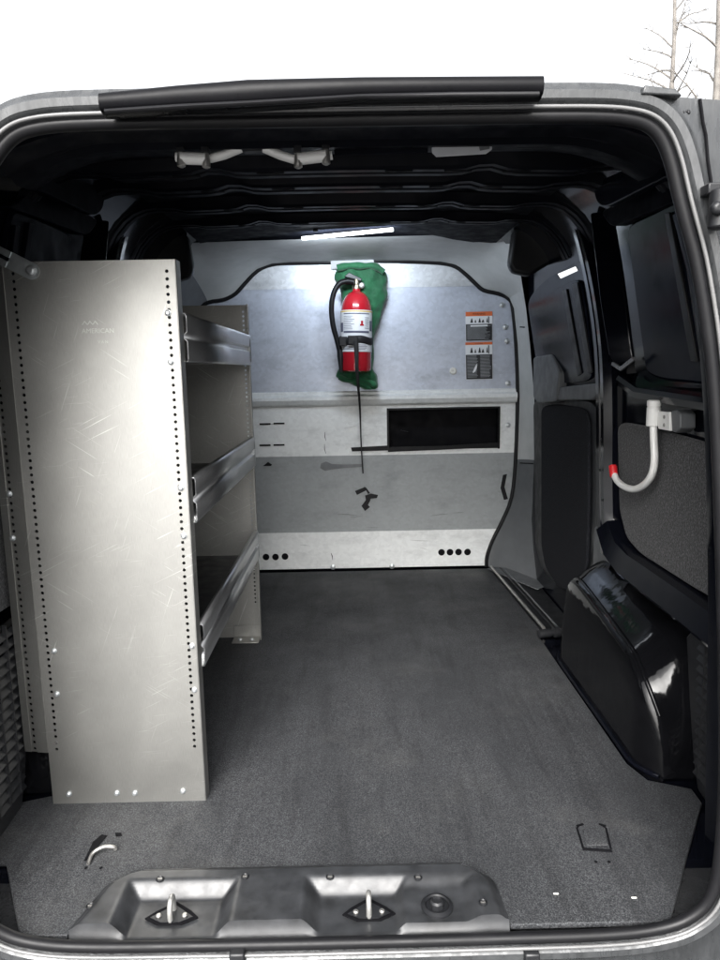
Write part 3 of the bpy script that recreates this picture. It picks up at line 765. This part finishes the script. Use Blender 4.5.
for nm, xs, z0, z1 in (('r', (wx1, 2), zb['d'], zb['c']), ('t', (wx0, wx1), wz1, zb['c']), ('b', (wx0, wx1), zb['d'], wz0)):
    band(z0, z1, 3.0951, 'galvanised_bright', 'middle_sheet', xs)
band(zb['e'], zb['d'], 3.0955, 'grey_film', 'grey_band')
band(0, zb['e'], 3.093, 'galvanised_bright', 'lower_sheet')
# folded ridge
rg = MB(); xl, xr = -.69, onY(517, 395, 3.1).x - .004
pf = [(3.096, zb['b']+.004), (3.088, zb['b']-.002), (3.086, zb['b']-.012), (3.074, zb['b']-.020), (3.072, (zb['b']+zb['c'])/2-.004), (3.080, zb['c']+.006), (3.088, zb['c']-.001), (3.096, zb['c']-.004)]
rg.loft([[V((x, y, z)) for y, z in pf] for x in (xl, xr)], closed=False); rg.build('ridge', 'galvanised_bright', bh, smooth=20)
# window: frame lip, dark opening behind
wn = MB()
wn.box((wx0-.02, 3.16, wz0-.02), (wx1+.02, 3.17, wz1+.02))
for a_, b_ in (((wx0-.004, 3.093, wz0-.004), (wx0, 3.16, wz1+.004)), ((wx1, 3.093, wz0-.004), (wx1+.004, 3.16, wz1+.004)), ((wx0, 3.093, wz1), (wx1, 3.16, wz1+.004)), ((wx0, 3.093, wz0-.004), (wx1, 3.16, wz0))): wn.box(a_, b_)
wob = wn.build('bulkhead_window', 'black_void', bh)
m_ = MB()
for a_, b_ in (((wx0-.006, 3.088, wz0-.006), (wx0+.003, 3.0945, wz1+.006)), ((wx1-.003, 3.088, wz0-.006), (wx1+.006, 3.0945, wz1+.006)), ((wx0+.003, 3.088, wz1-.003), (wx1-.003, 3.0945, wz1+.006))): m_.box(a_, b_)
m_.build('window_edging', 'rubber', wob, bevel=.001)
# black edge trim round the sheet
et = MB(); et.tube([V((p.x, 3.090, p.z)) for p in spline(PI_, 3)], .0085, 8); et.build('edge_trim', 'rubber', bh, smooth=60)
# pieces of black tape
def tape(px, name='tape_strip', y=3.0885, mat='tape'):
    m_ = MB(); m_.prism([onY(*p, y) for p in px], (0, .001, 0)); return m_.build(name, mat, bh)
tape([(351, 447.5), (388, 445.5), (389, 450.5), (352, 451.5)]); tape([(388, 447), (440, 446), (498, 442.5), (499, 447), (440, 450), (388, 452)])
tape([(355, 491), (365, 487), (367, 490), (357, 495)]); tape([(364, 486.5), (366.5, 488), (370, 493), (368, 494)], y=3.0875)
tape([(361.5, 506), (367, 498.5), (370.5, 500), (368, 505), (370, 507), (365, 511)]); tape([(365, 495.5), (371, 493.5), (378, 495), (377, 498), (371, 498.5), (369, 501), (366, 500)], y=3.0875)
tape([(503, 475), (507, 474), (504.5, 487), (508, 499), (504, 500), (500.5, 488)])
tape([(263, 466), (268, 462), (272, 464.5), (271, 466)]); 
# slots, holes, screws, rivets, scuffs
hl = None
def mark(px, py, a, b, y=3.0925): m_.box(onY(px-a, py+b, y)+V((0, 0, 0)), onY(px+a, py-b, y)+V((0, .001, 0)))
for px, py in ((265, 424), (279, 423.5), (265, 445.3), (279, 445)):
    m_ = MB(); mark(px, py, 5.5, .9, 3.0915); m_.build('slot', 'black_void', bh)
for px, py in ((266, 557), (275.5, 557), (285, 556.5), (441.5, 552.3), (450, 552.2), (458.5, 552), (467.5, 552)):
    w = onY(px, py, 3.0918)
    if hl is None: hl = MB().lathe(w, (0, -1, 0), [(.0155, 0), (.0155, .0006), (.001, .0006)], 18).build('vent_hole', 'black_void', bh, origin=w)
    else: dup(hl, w, bh)
sc_ = None
for px, py in ((502, 305), (505.5, 327), (507, 341), (508, 383), (508, 425), (333, 567), (392, 566.3)):
    w = onY(px, py, 3.0925)
    if sc_ is None: sc_ = MB().lathe(w, (0, -1, 0), [(.012, 0), (.012, .002), (.008, .003), (.0075, .007), (.005, .0085)], 14).build('bolt_head', 'zinc', bh, origin=w, smooth=35)
    else: dup(sc_, w, bh)
w = onY(453, 371, 3.0955); MB().lathe(w, (0, -1, 0), [(.016, 0), (.016, .004), (.012, .007), (.005, .007), (.004, .005)], 20).build('plug_cap', 'white_plastic', bh, smooth=35)
rnd = random.Random(4)
def scuff(px, py, dx, dy, wd_, y=3.0915):
    a = onY(px, py, y); b = onY(px+dx, py+dy, y); c = (a+b)/2 + V((rnd.uniform(-.004, .004), 0, rnd.uniform(-.003, .003))); MB().tube([a, c, b], [wd_*.4, wd_, wd_*.3], 5, flat=(1, .15)).build('scuff_mark', 'label_black', bh)
for q in [(325, 432, 1, 9), (324.5, 444, 1.5, 10), (337, 514, 20, 1.5), (350, 517, 12, -1), (366, 527, 14, .5), (430, 516, 18, -2), (452, 513, 12, -1), (331, 553, 1.5, 7), (400, 430, 9, 2), (344, 428, 14, -3), (300, 545, 10, 1), (410, 540, 20, 1), (420, 548, 8, 2)]:
    scuff(*q, rnd.uniform(.0016, .003))
smg = MB()
smg.prism([onY(*p, 3.0925) for p in [(321, 463.5), (326, 461.5), (332, 464), (345, 464.5), (362, 464), (362, 467), (345, 468), (332, 469.5), (325, 471), (320, 468)]], (0, .001, 0)); smg.build('smudge_shadow', 'smudge_shadow_grey', bh)  # smudge and grey shadow on the band, painted as one flat patch
# warning stickers
def sticker(tl, tr_, bl, head, split, label):
    A, B, C_ = onY(*tl, 3.0925), onY(*tr_, 3.0925), onY(*bl, 3.0925)
    ux = (B-A); uz = (C_-A); Yv = V((0, -.0004, 0))
    P_ = lambda u, v, k=0: A + ux*u + uz*v + Yv*k
    def rect(m_, u0, v0, u1, v1, k): m_.poly([P_(u0, v1, k), P_(u1, v1, k), P_(u1, v0, k), P_(u0, v0, k)])
    m_ = MB(); m_.prism([P_(0, 0), P_(1, 0), P_(1, 1), P_(0, 1)], (0, .0008, 0)); 
    m_.mi = 1; rect(m_, 0, 0, 1, head, 1)
    m_.mi = 2; rect(m_, .01, split, .99, .99, 1)
    hu = ux.normalized(); hz = -uz.normalized()
    # warning text, picture panel, columns of small print
    m_.mi = 2; text_mesh(m_, 'WARNING', P_(.5, head*.52, 2), hu, hz, uz.length*head*.62)
    for k, (u, w_) in enumerate(((.22, .10), (.36, .07), (.52, .09), (.64, .10), (.80, .06))):
        v0 = head+(split-head)*(.25+.18*(k % 2)); v1 = split-(split-head)*.18
        m_.poly([P_(u-w_*.5, v1, 2), P_(u+w_*.6, v1, 2), P_(u+w_*.2, v0, 2), P_(u-w_*.1, v0+.02, 2)])
    rect(m_, .84, head+.02, .88, split-.02, 2)
    m_.mi = 3
    n = int((1-split)*26)
    rr = random.Random(len(label))
    for i in range(n):
        v = split+.03+(1-split-.07)*i/n
        if label.startswith('upper'): rect(m_, .05, v, rr.uniform(.7, .95), v+.014, 2)
        else: rect(m_, .05, v, rr.uniform(.40, .46), v+.012, 2); rect(m_, .54, v, rr.uniform(.88, .95), v+.012, 2)
    m_.mi = 0
    if not label.startswith('upper'): m_.poly([P_(.25, .80, 3), P_(.34, .66, 3), P_(.41, .57, 3), P_(.42, .66, 3), P_(.36, .77, 3), P_(.28, .82, 3)][::-1])
    else: rect(m_, .18, split+.035, .82, split+.085, 3)
    o = m_.build('warning_sticker', ['label_white', 'label_orange', 'label_black', 'label_grey'], bh); o['label'] = label
sticker((465.5, 312), (492.3, 311.3), (465.8, 341.3), .15, .42, 'upper sticker with a broad orange heading over white pictures and black text')
sticker((465.3, 342.5), (492.3, 341.8), (466, 379.8), .07, .33, 'lower sticker with a thin orange edge, torn white patch and two columns of text')
# grey card hooked over the top edge
m_ = MB(); m_.prism([onY(*p, 3.075) for p in [(330.5, 256), (373.5, 253.5), (374, 268), (331, 269.5)]], (0, .003, 0)); m_.build('hanger_plate', 'card', bh, bevel=.001)

# ------------------------------------------------------------------ extinguisher, bag, strap
EY = 2.985
ec = onY(356, 372, EY); er = .0655
ex = thing('fire_extinguisher', ec, 'red fire extinguisher with white label and black hose strapped upright to the partition', 'fire extinguisher')
tz = onY(356, 291, EY).z; hb = tz-ec.z
tilt_ = (onY(356.5, 291, EY)-ec).normalized()
m_ = MB(); prof = [(er*.78, 0), (er*.96, .006), (er, .02), (er, hb*.72)] + [(er*math.cos(a)**.8 if a < 1.5 else .017, hb*.72+hb*.28*math.sin(a)) for a in [i*math.pi/2/8 for i in range(1, 8)]] + [(.017, hb), (.016, hb+.012)]
m_.lathe(ec, tilt_, prof, 40); cyl = m_.build('cylinder', 'red_paint', ex, smooth=50)
z0, z1 = onY(356, 352, EY).z-ec.z, onY(356, 311, EY).z-ec.z
m_ = MB(); R_ = er+.0012; rings = []
u_ = V((0, -1, 0)); w_ = tilt_.cross(u_)
def cy(a, h, r=R_): return ec + tilt_*h + (u_*math.cos(a) + w_*math.sin(a))*r
def wrap(a0, a1, h0, h1, r, n=16):
    m_.loft([[cy(a0+(a1-a0)*i/n, h, r) for i in range(n+1)] for h in (h0, h1)], closed=False)
wrap(-1.75, 1.75, z0, z1, R_, 36)
rnd = random.Random(9)
prints = [(1, -1.7, 1.7, .955, .98), (2, -.9, .9, .90, .925), (3, .28, .42, .66, .74), (3, .22, .48, .62, .66), (2, -.9, .9, .45, .50), (2, -1.3, -.95, .48, .7), (2, .95, 1.3, .5, .75)]
for k_ in range(9): prints.append((2, -.9, -.15+rnd.uniform(-.2, .05), .54+.038*k_, .55+.038*k_))
for k_ in range(6): prints.append((2, .55, .9+rnd.uniform(-.1, .02), .56+.05*k_, .572+.05*k_))
for k_ in range(4): prints.append((2, -.9+rnd.uniform(0, .1), .8+rnd.uniform(-.3, .1), .05+.035*k_, .062+.035*k_))
for mi, a0, a1, h0, h1 in (prints):
    m_.mi = mi; wrap(a0, a1, z0+(z1-z0)*h0, z0+(z1-z0)*h1, R_+.0008)
m_.build('label_wrap', ['label_white', 'label_yellow', 'print_blue', 'red_paint'], cyl, smooth=60)
vt = ec + tilt_*(hb+.008)
m_ = MB(); m_.lathe(vt, tilt_, [(.018, 0), (.018, .015), (.013, .02), (.013, .04), (.009, .045)], 16); m_.build('valve', 'brass', ex, smooth=40)
m_ = MB()
m_.prism([vt+V((a, -.012, b)) for a, b in [(-.05, .050), (.02, .030), (.024, .040), (-.03, .066)]], (0, .024, 0)); m_.prism([vt+V((a, -.010, b)) for a, b in [(-.045, .018), (.012, .018), (.012, .028), (-.048, .034)]], (0, .02, 0))
m_.build('lever', 'black_plastic', ex, bevel=.002)
m_ = MB(); m_.lathe(vt+V((.022, -.016, .012)), (0, -1, 0), [(.012, 0), (.012, .008), (.009, .010)], 14); m_.build('gauge', 'dull_steel', ex, smooth=40)
m_ = MB(); hp_ = [onY(*p, EY-.03) for p in [(354, 282), (347, 281), (339, 284), (333.5, 294), (331.5, 308), (333, 325), (337, 340), (340, 352)]]
m_.tube(spline(hp_, 5), .0115, 10); hs = m_.build('hose', 'rubber', ex, smooth=60)
m_ = MB(); m_.tube([onY(*p, EY-.03) for p in [(340, 350), (340.5, 356), (341, 366), (341, 372)]], [.0125, .014, .010, .007], 10); m_.build('nozzle', 'black_plastic', hs, smooth=40)
m_ = MB(); h0 = onY(356, 344.5, EY).z-ec.z; h1 = onY(356, 337, EY).z-ec.z
m_.loft([[cy(-1.9+3.8*i/28, h0+(h1-h0)*f+.004*math.sin(i*.5), er+r) for i in range(29)] for f, r in ((0, .002), (.1, .0055), (.9, .0055), (1, .002))], closed=False)
m_.build('strap_band', 'black_webbing', ex, smooth=50)
m_ = MB(); p = cy(-.15, (h0+h1)/2, er+.008); m_.box(p+V((-.024, -.007, -.018)), p+V((.018, .004, .018))); p2 = onY(344, 341, EY-.05); m_.box(p2+V((-.02, -.006, -.02)), p2+V((.016, .006, .018))); m_.build('strap_buckle', 'black_plastic', ex, bevel=.003)
# loose strap tail hanging down
m_ = MB(); pth = spline([onY(*p, y) for p, y in [((356, 341), 2.905), ((356.5, 352), 2.905), ((357, 370), 2.91), ((358.5, 390), 2.94), ((360, 410), 3.0), ((361, 440), 3.04), ((362, 458), 3.05), ((363, 473.5), 3.05)]], 6)
n = len(pth); m_.tube(pth, [.0105-.0075*min(1, i/n*1.5) for i in range(n)], 8, flat=(1, .28)); m_.build('strap_tail', 'black_webbing', ex, smooth=60)
m_ = MB(); m_.box((ec.x-.05, EY+er-.004, ec.z+.04), (ec.x+.05, 3.088, ec.z+.30)); m_.build('wall_bracket', 'black_plastic', ex, bevel=.003)
# green cloth bag bunched behind it
rows = [(264, 345, 362), (266, 338, 377), (271, 335, 385), (279, 335.5, 387), (287, 339, 387.5), (296, 342, 387), (308, 343, 384), (320, 344, 380), (335, 345, 375), (350, 344, 374), (362, 341, 373.5), (371, 337, 374), (377, 337.5, 377), (383, 347, 378.5), (388, 361, 377.5), (389.5, 366, 374)]
m_ = MB(); rings = []
rows = [V(r) for r in rows]; rows = spline(rows, 4)
for k, r_ in enumerate(rows):
    a = onY(r_.y, r_.x, 3.03); b = onY(r_.z, r_.x, 3.03); c = (a+b)/2; hw = (b.x-a.x)/2; rg_ = []
    for i in range(48):
        q = 2*math.pi*i/48; 
        fold = 1 + .07*math.sin(q*7 + k*.35) + .05*math.sin(q*13 - k*.5)
        dp_ = .045*(1 + .3*noise.noise(V((q*1.2, k*.2, 0))))
        x = c.x + hw*math.cos(q)*(1+.04*math.sin(k*.7)); y = 3.046 + dp_*math.sin(q)*fold
        y += .012*noise.noise(V((x*40, 0, c.z*40)))
        rg_.append(V((x, min(y, 3.088), c.z + .006*noise.noise(V((x*30, 2, k*.4))))))
    rings.append(rg_)
m_.loft(rings, True, True)
m_.tube(spline([onY(*p, 3.0) for p in [(337, 268), (350, 265.5), (362, 266), (374, 266), (384, 272)]], 5), [.014+.002*math.sin(i*.9) for i in range(21)], 10)
m_.tube(spline([onY(*p, 3.0) for p in [(339, 377), (348, 380.5), (360, 379), (370, 382), (375, 386)]], 5), [.011+.002*math.sin(i*.8) for i in range(21)], 10)
bg = m_.build('cloth_bag', 'green_cloth', None, smooth=70, origin=onY(358, 385, 3.05))
tag(bg, 'crumpled dark green cloth bag bunched behind the red extinguisher', 'bag')

# ------------------------------------------------------------------ LED bar
A, B = onY(302.5, 238.5, 2.57), onY(393, 229.5, 2.50)
led = thing('light_bar', (A+B)/2, 'lit white LED strip light fixed under the roof above the partition', 'light')
d = (B-A).normalized(); s_ = d.cross(V((0, 0, 1))).normalized(); u_ = s_.cross(d)
def bar(m_, a, b, w, h, dz=0):
    rg_ = lambda p: [p+s_*w+u_*(h+dz), p-s_*w+u_*(h+dz), p-s_*w+u_*(-h+dz), p+s_*w+u_*(-h+dz)]
    m_.loft([rg_(a), rg_(b)], True, True)
m_ = MB(); bar(m_, A-d*.004, B+d*.004, .011, .002, .0068); hs_ = m_.build('housing', 'black_plastic', led, bevel=.002)
m_ = MB(); bar(m_, A, B, .009, .0042); m_.m[1] = 1      # the lens throws its light towards the partition
m_.build('diffuser', ['led_soft', 'led'], led)
m_ = MB()
for t_ in (.15, .85):
    p = A.lerp(B, t_)+u_*.019; m_.box(p+V((-.008, -.008, 0)), p+V((.008, .008, .02)))
m_.build('mounting_tab', 'black_plastic', led)

# ------------------------------------------------------------------ shelf unit
SX0, SX1, SY0, SY1 = -.655, -.330, 1.355, 2.275
sh = thing('shelf_unit', (-.5, 1.36, 0), 'tall aluminium van shelf unit with three trays and perforated end panels', 'shelf')
HT = 1.112
def holed_panel(y, sgn, front):
    """end panel with three columns of punched holes and folded edges"""
    m_ = MB(); pitch, hr, cw = .0142, .0033, .014
    xl_, xr_ = SX0, SX1; y0 = y
    cols = [xr_-.018, xl_+.018 if front else xl_+.02]
    zlo, zhi = .118, HT-.010
    n = int((zhi-zlo)/pitch); zhi_ = zlo+n*pitch
    def quad(x0, x1, z0, z1): m_.poly([V((x0, y0, z0)), V((x1, y0, z0)), V((x1, y0, z1)), V((x0, y0, z1))])
    xs = sorted(cols); 
    quad(xl_, xs[0]-cw/2, 0, HT); quad(xs[0]+cw/2, xs[1]-cw/2, 0, HT); quad(xs[1]+cw/2, xr_-.003, 0, HT)
    def column(cx_, f):
        for k in range(n):
            zc_ = zlo + pitch*(k+.5)
            NN = 16; inn_ = []; ou = []
            for i in range(NN):
                a = 2*math.pi*i/NN; c_, s__ = math.cos(a), math.sin(a); mx = max(abs(c_), abs(s__))
                ou.append(f(cx_+c_/mx*cw/2, zc_+s__/mx*pitch/2)); inn_.append(f(cx_+c_*hr, zc_+s__*hr))
            ki = m_.add(ou); kj = m_.add(inn_)
            for i in range(NN): j = (i+1) % NN; m_.face(ki+i, ki+j, kj+j, kj+i)
    for cx_ in xs:
        quad(cx_-cw/2, cx_+cw/2, 0, zlo); quad(cx_-cw/2, cx_+cw/2, zhi_, HT); column(cx_, lambda x, z: V((x, y0, z)))
    # wing folded back on the wall side, above the notch
    wing = lambda x, z: V((x, y0 + (xl_-x)*.16, z))
    wz = .118; xw = xl_-.052
    def wq(x0, x1, z0, z1): m_.poly([wing(x0, z0), wing(x1, z0), wing(x1, z1), wing(x0, z1)])
    cw_x = xl_-.030
    wq(xl_, cw_x+cw/2, wz, HT); wq(cw_x-cw/2, xw, wz, HT); wq(cw_x-cw/2, cw_x+cw/2, zhi_, HT); column(cw_x, wing)
    # rounded front fold and return flange
    rg_ = []
    for z in (0, HT):
        rg_.append([V((xr_-.003, y0, z)), V((xr_-.001, y0+sgn*.0008, z)), V((xr_, y0+sgn*.003, z)), V((xr_+.0005, y0+sgn*.03, z)), V((xr_-.003, y0+sgn*.03, z)), V((xr_-.0035, y0+sgn*.004, z))])
    m_.loft(rg_, closed=False)
    return m_.build('end_panel', 'aluminium', sh, solid=.0018)
holed_panel(SY0, 1, True); holed_panel(SY1, -1, False)
# trays
for zt, zb_, liner_ in ((1.016, .922, False), (.692, .598, True), (.381, .288, True)):
    m_ = MB(); pf = [(SX0+.01, zt-.02), (SX0+.008, zb_+.012), (SX0+.014, zb_+.006), (-.352, zb_+.006), (-.346, zb_+.008), (-.344, zb_), (-.325, zb_), (-.323, zb_+.006), (-.323, zb_+.040), (-.330, zb_+.046), (-.330, zb_+.052), (-.323, zb_+.058), (-.323, zt-.006), (-.326, zt), (-.338, zt), (-.340, zt-.010)]
    m_.loft([[V((x, y, z)) for x, z in pf] for y in (SY0+.032, SY1-.032)], closed=False)
    tr_ = m_.build('tray', 'tray_aluminium', sh, smooth=25, solid=.0015)
    if liner_:
        MB().box((SX0+.018, SY0+.04, zb_+.0085), (-.36, SY1-.04, zb_+.0125)).build('tray_liner', 'black_plastic', tr_)
    for yb in (SY1-.034,):
        m_ = MB(); m_.box((-.338, yb-.004, zb_+.01), (-.3215, yb+.022*(1 if yb < 2 else -1), zt-.012)); m_.build('tray_bracket', 'zinc', tr_, bevel=.002)
m_ = MB(); a, b = onZ(229, 626, .03), onZ(254, 638, 0.002); m_.box((-.425, SY1-.06, .001), (-.335, SY1-.005, .004)); m_.box((-.425, SY1-.008, .004), (-.335, SY1-.005, .045)); ft = m_.build('foot', 'aluminium', sh, bevel=.001)
for x in (-.40, -.36): MB().lathe((x, SY1-.035, .004), (0, 0, 1), [(.008, 0), (.008, .003), (.006, .006)], 8).build('foot_bolt', 'zinc', ft)
bolt = None
wingbolts = [(12, 493), (15, 537)]
for px, py in [(168, 313), (171, 362), (181, 488), (184, 536), (192, 646), (194.5, 690), (54, 651), (57, 694), (69, 794), (117, 793), (135, 793), (183, 791), (32, 271)] + wingbolts:
    w = onY(px, py, SY0-.0005)
    if w.x < SX0: w = onY(px, py, SY0+.015); w.y = SY0 + (SX0-w.x)*.16 - .0005
    if bolt is None:
        m_ = MB(); m_.lathe(w, (0, -1, 0), [(.0062, 0), (.0062, .0010), (.0048, .0014), (.0048, .0036), (.003, .0052), (.001, .0054)], 12)
        bolt = m_.build('bolt', 'zinc', sh, origin=w, smooth=35)
    else:
        o = dup(bolt, w, sh)
        if (px, py) == (32, 271): o.location.y -= .0045; o.scale = (1.7, 1.2, 1.7)
# stamped maker's mark
m_ = MB(); c = onY(98, 331, SY0-.0007); text_mesh(m_, 'AMERICAN', c, (1, 0, 0), (0, 0, 1), .0125)
c2 = onY(103, 342, SY0-.0007); text_mesh(m_, 'V A N', c2, (1, 0, 0), (0, 0, 1), .0075)
k = onY(85, 327, SY0-.0007)
for dx in (0, .010, .02):
    m_.poly([k+V((dx-.006, 0, .004)), k+V((dx, 0, .012)), k+V((dx+.006, 0, .004)), k+V((dx+.004, 0, .004)), k+V((dx, 0, .009)), k+V((dx-.004, 0, .004))][::-1])
m_.build('stamped_mark', 'stamp_metal', sh)
# slotted galvanised stay from the panel to the side wall
m_ = MB(); a = onY(31, 271, SY0-.005); dirv = (onY(-6, 252.5, SY0-.005)-a).normalized(); pv = V((-dirv.z, 0, dirv.x)); w2 = .0155; L_ = .17
def sp(u, v): return a + dirv*u + pv*v
s0, s1, sw = .045, .105, .0035
arc = [sp(-w2*math.cos(q), w2*math.sin(q)) for q in [math.pi/2 - math.pi*i/12 for i in range(13)]]
m_.poly(arc + [sp(s0, -w2), sp(s0, w2)]); m_.poly([sp(s0, w2), sp(s0, sw), sp(s1, sw), sp(s1, w2)][::-1]); m_.poly([sp(s0, -sw), sp(s0, -w2), sp(s1, -w2), sp(s1, -sw)][::-1]); m_.poly([sp(s1, w2), sp(s1, -w2), sp(L_, -w2), sp(L_, w2)][::-1])
m_.build('support_stay', 'zinc_plate', sh, solid=.003)

# ------------------------------------------------------------------ white swing hook on the right wall
HXv = .690
top = onX(653, 409, HXv)
hk = thing('wall_hook', top, 'white J-shaped tube hook with red tip, hanging from the right wall', 'hook')
pth = spline([onX(*p, HXv) for p in [(653, 412), (653.8, 440), (654.5, 460), (652, 474), (645, 484), (635, 489), (625, 487), (617.5, 481), (614, 474), (613.2, 468)]], 5)
m_ = MB(); m_.tube(pth, .0086, 14); m_.build('tube', 'white_metal', hk, smooth=60)
e1, e2 = onX(613.8, 474, HXv), onX(612.6, 464.5, HXv); m_ = MB(); m_.lathe(e1+(e1-e2)*.3, e2-e1, [(.0100, 0), (.0106, .002), (.0106, (e2-e1).length+.002), (.010, (e2-e1).length+.005)], 16); m_.build('rubber_tip', 'red_rubber', hk, smooth=40)
m_ = MB(); q = onX(653, 426, HXv); m_.lathe(q, (0, 0, 1), [(.0145, 0), (.0155, .001), (.0155, .042), (.0145, .043), (.0145, .046), (.0155, .047), (.0155, .058), (.012, .060)], 18); m_.build('hinge_barrel', 'white_metal', hk, smooth=40)
m_ = MB(); m_.prism([onX(*p, HXv+.004) for p in [(657, 411), (669, 412), (670, 431), (658, 429)]], (.006, 0, 0)); pl_ = m_.build('hinge_plate', 'white_metal', hk, bevel=.0015)
for p in ((664.5, 417), (664.5, 425)):
    MB().lathe(onX(*p, HXv+.004), (-1, 0, 0), [(.004, 0), (.004, .002), (.002, .003)], 10).build('hinge_screw', 'dull_steel', pl_, smooth=40)
m_ = MB(); m_.prism([onX(*p, HXv+.010) for p in [(671, 411), (676, 410), (680, 414), (680, 428), (675, 433), (671, 431)]], (.035, 0, 0)); m_.build('hinge_stop', 'dark_trim', hk, bevel=.003)

# ------------------------------------------------------------------ light
w = bpy.data.worlds.new('World'); scn.world = w; w.use_nodes = True
nt = w.node_tree; bgn = nt.nodes['Background']
sky = nt.nodes.new('ShaderNodeTexSky'); sky.sky_type = 'NISHITA'; sky.sun_disc = False
sky.sun_elevation = math.radians(38); sky.sun_rotation = math.radians(190); sky.dust_density = 6; sky.air_density = 1.0; sky.ozone_density = 1.0
hsv = nt.nodes.new('ShaderNodeHueSaturation'); hsv.inputs['Saturation'].default_value = .12
nt.links.new(sky.outputs[0], hsv.inputs['Color']); nt.links.new(hsv.outputs[0], bgn.inputs['Color']); bgn.inputs['Strength'].default_value = .15
sd = bpy.data.lights.new('sun', 'SUN'); sd.energy = .8; sd.angle = math.radians(40); sd.color = (1, .97, .93)
so = bpy.data.objects.new('sun', sd); col.objects.link(so)
az = math.radians(190); el = math.radians(38)
dirs = V((math.sin(az)*math.cos(el), math.cos(az)*math.cos(el), math.sin(el)))
so.rotation_euler = dirs.to_track_quat('Z', 'Y').to_euler()
scn.view_settings.view_transform = 'Standard'; scn.view_settings.look = 'None'; scn.view_settings.gamma = 1
scn.view_settings.use_curve_mapping = False
scn.view_settings.exposure = 1.75
scn.render.engine = 'CYCLES'
scn.cycles.max_bounces = 8
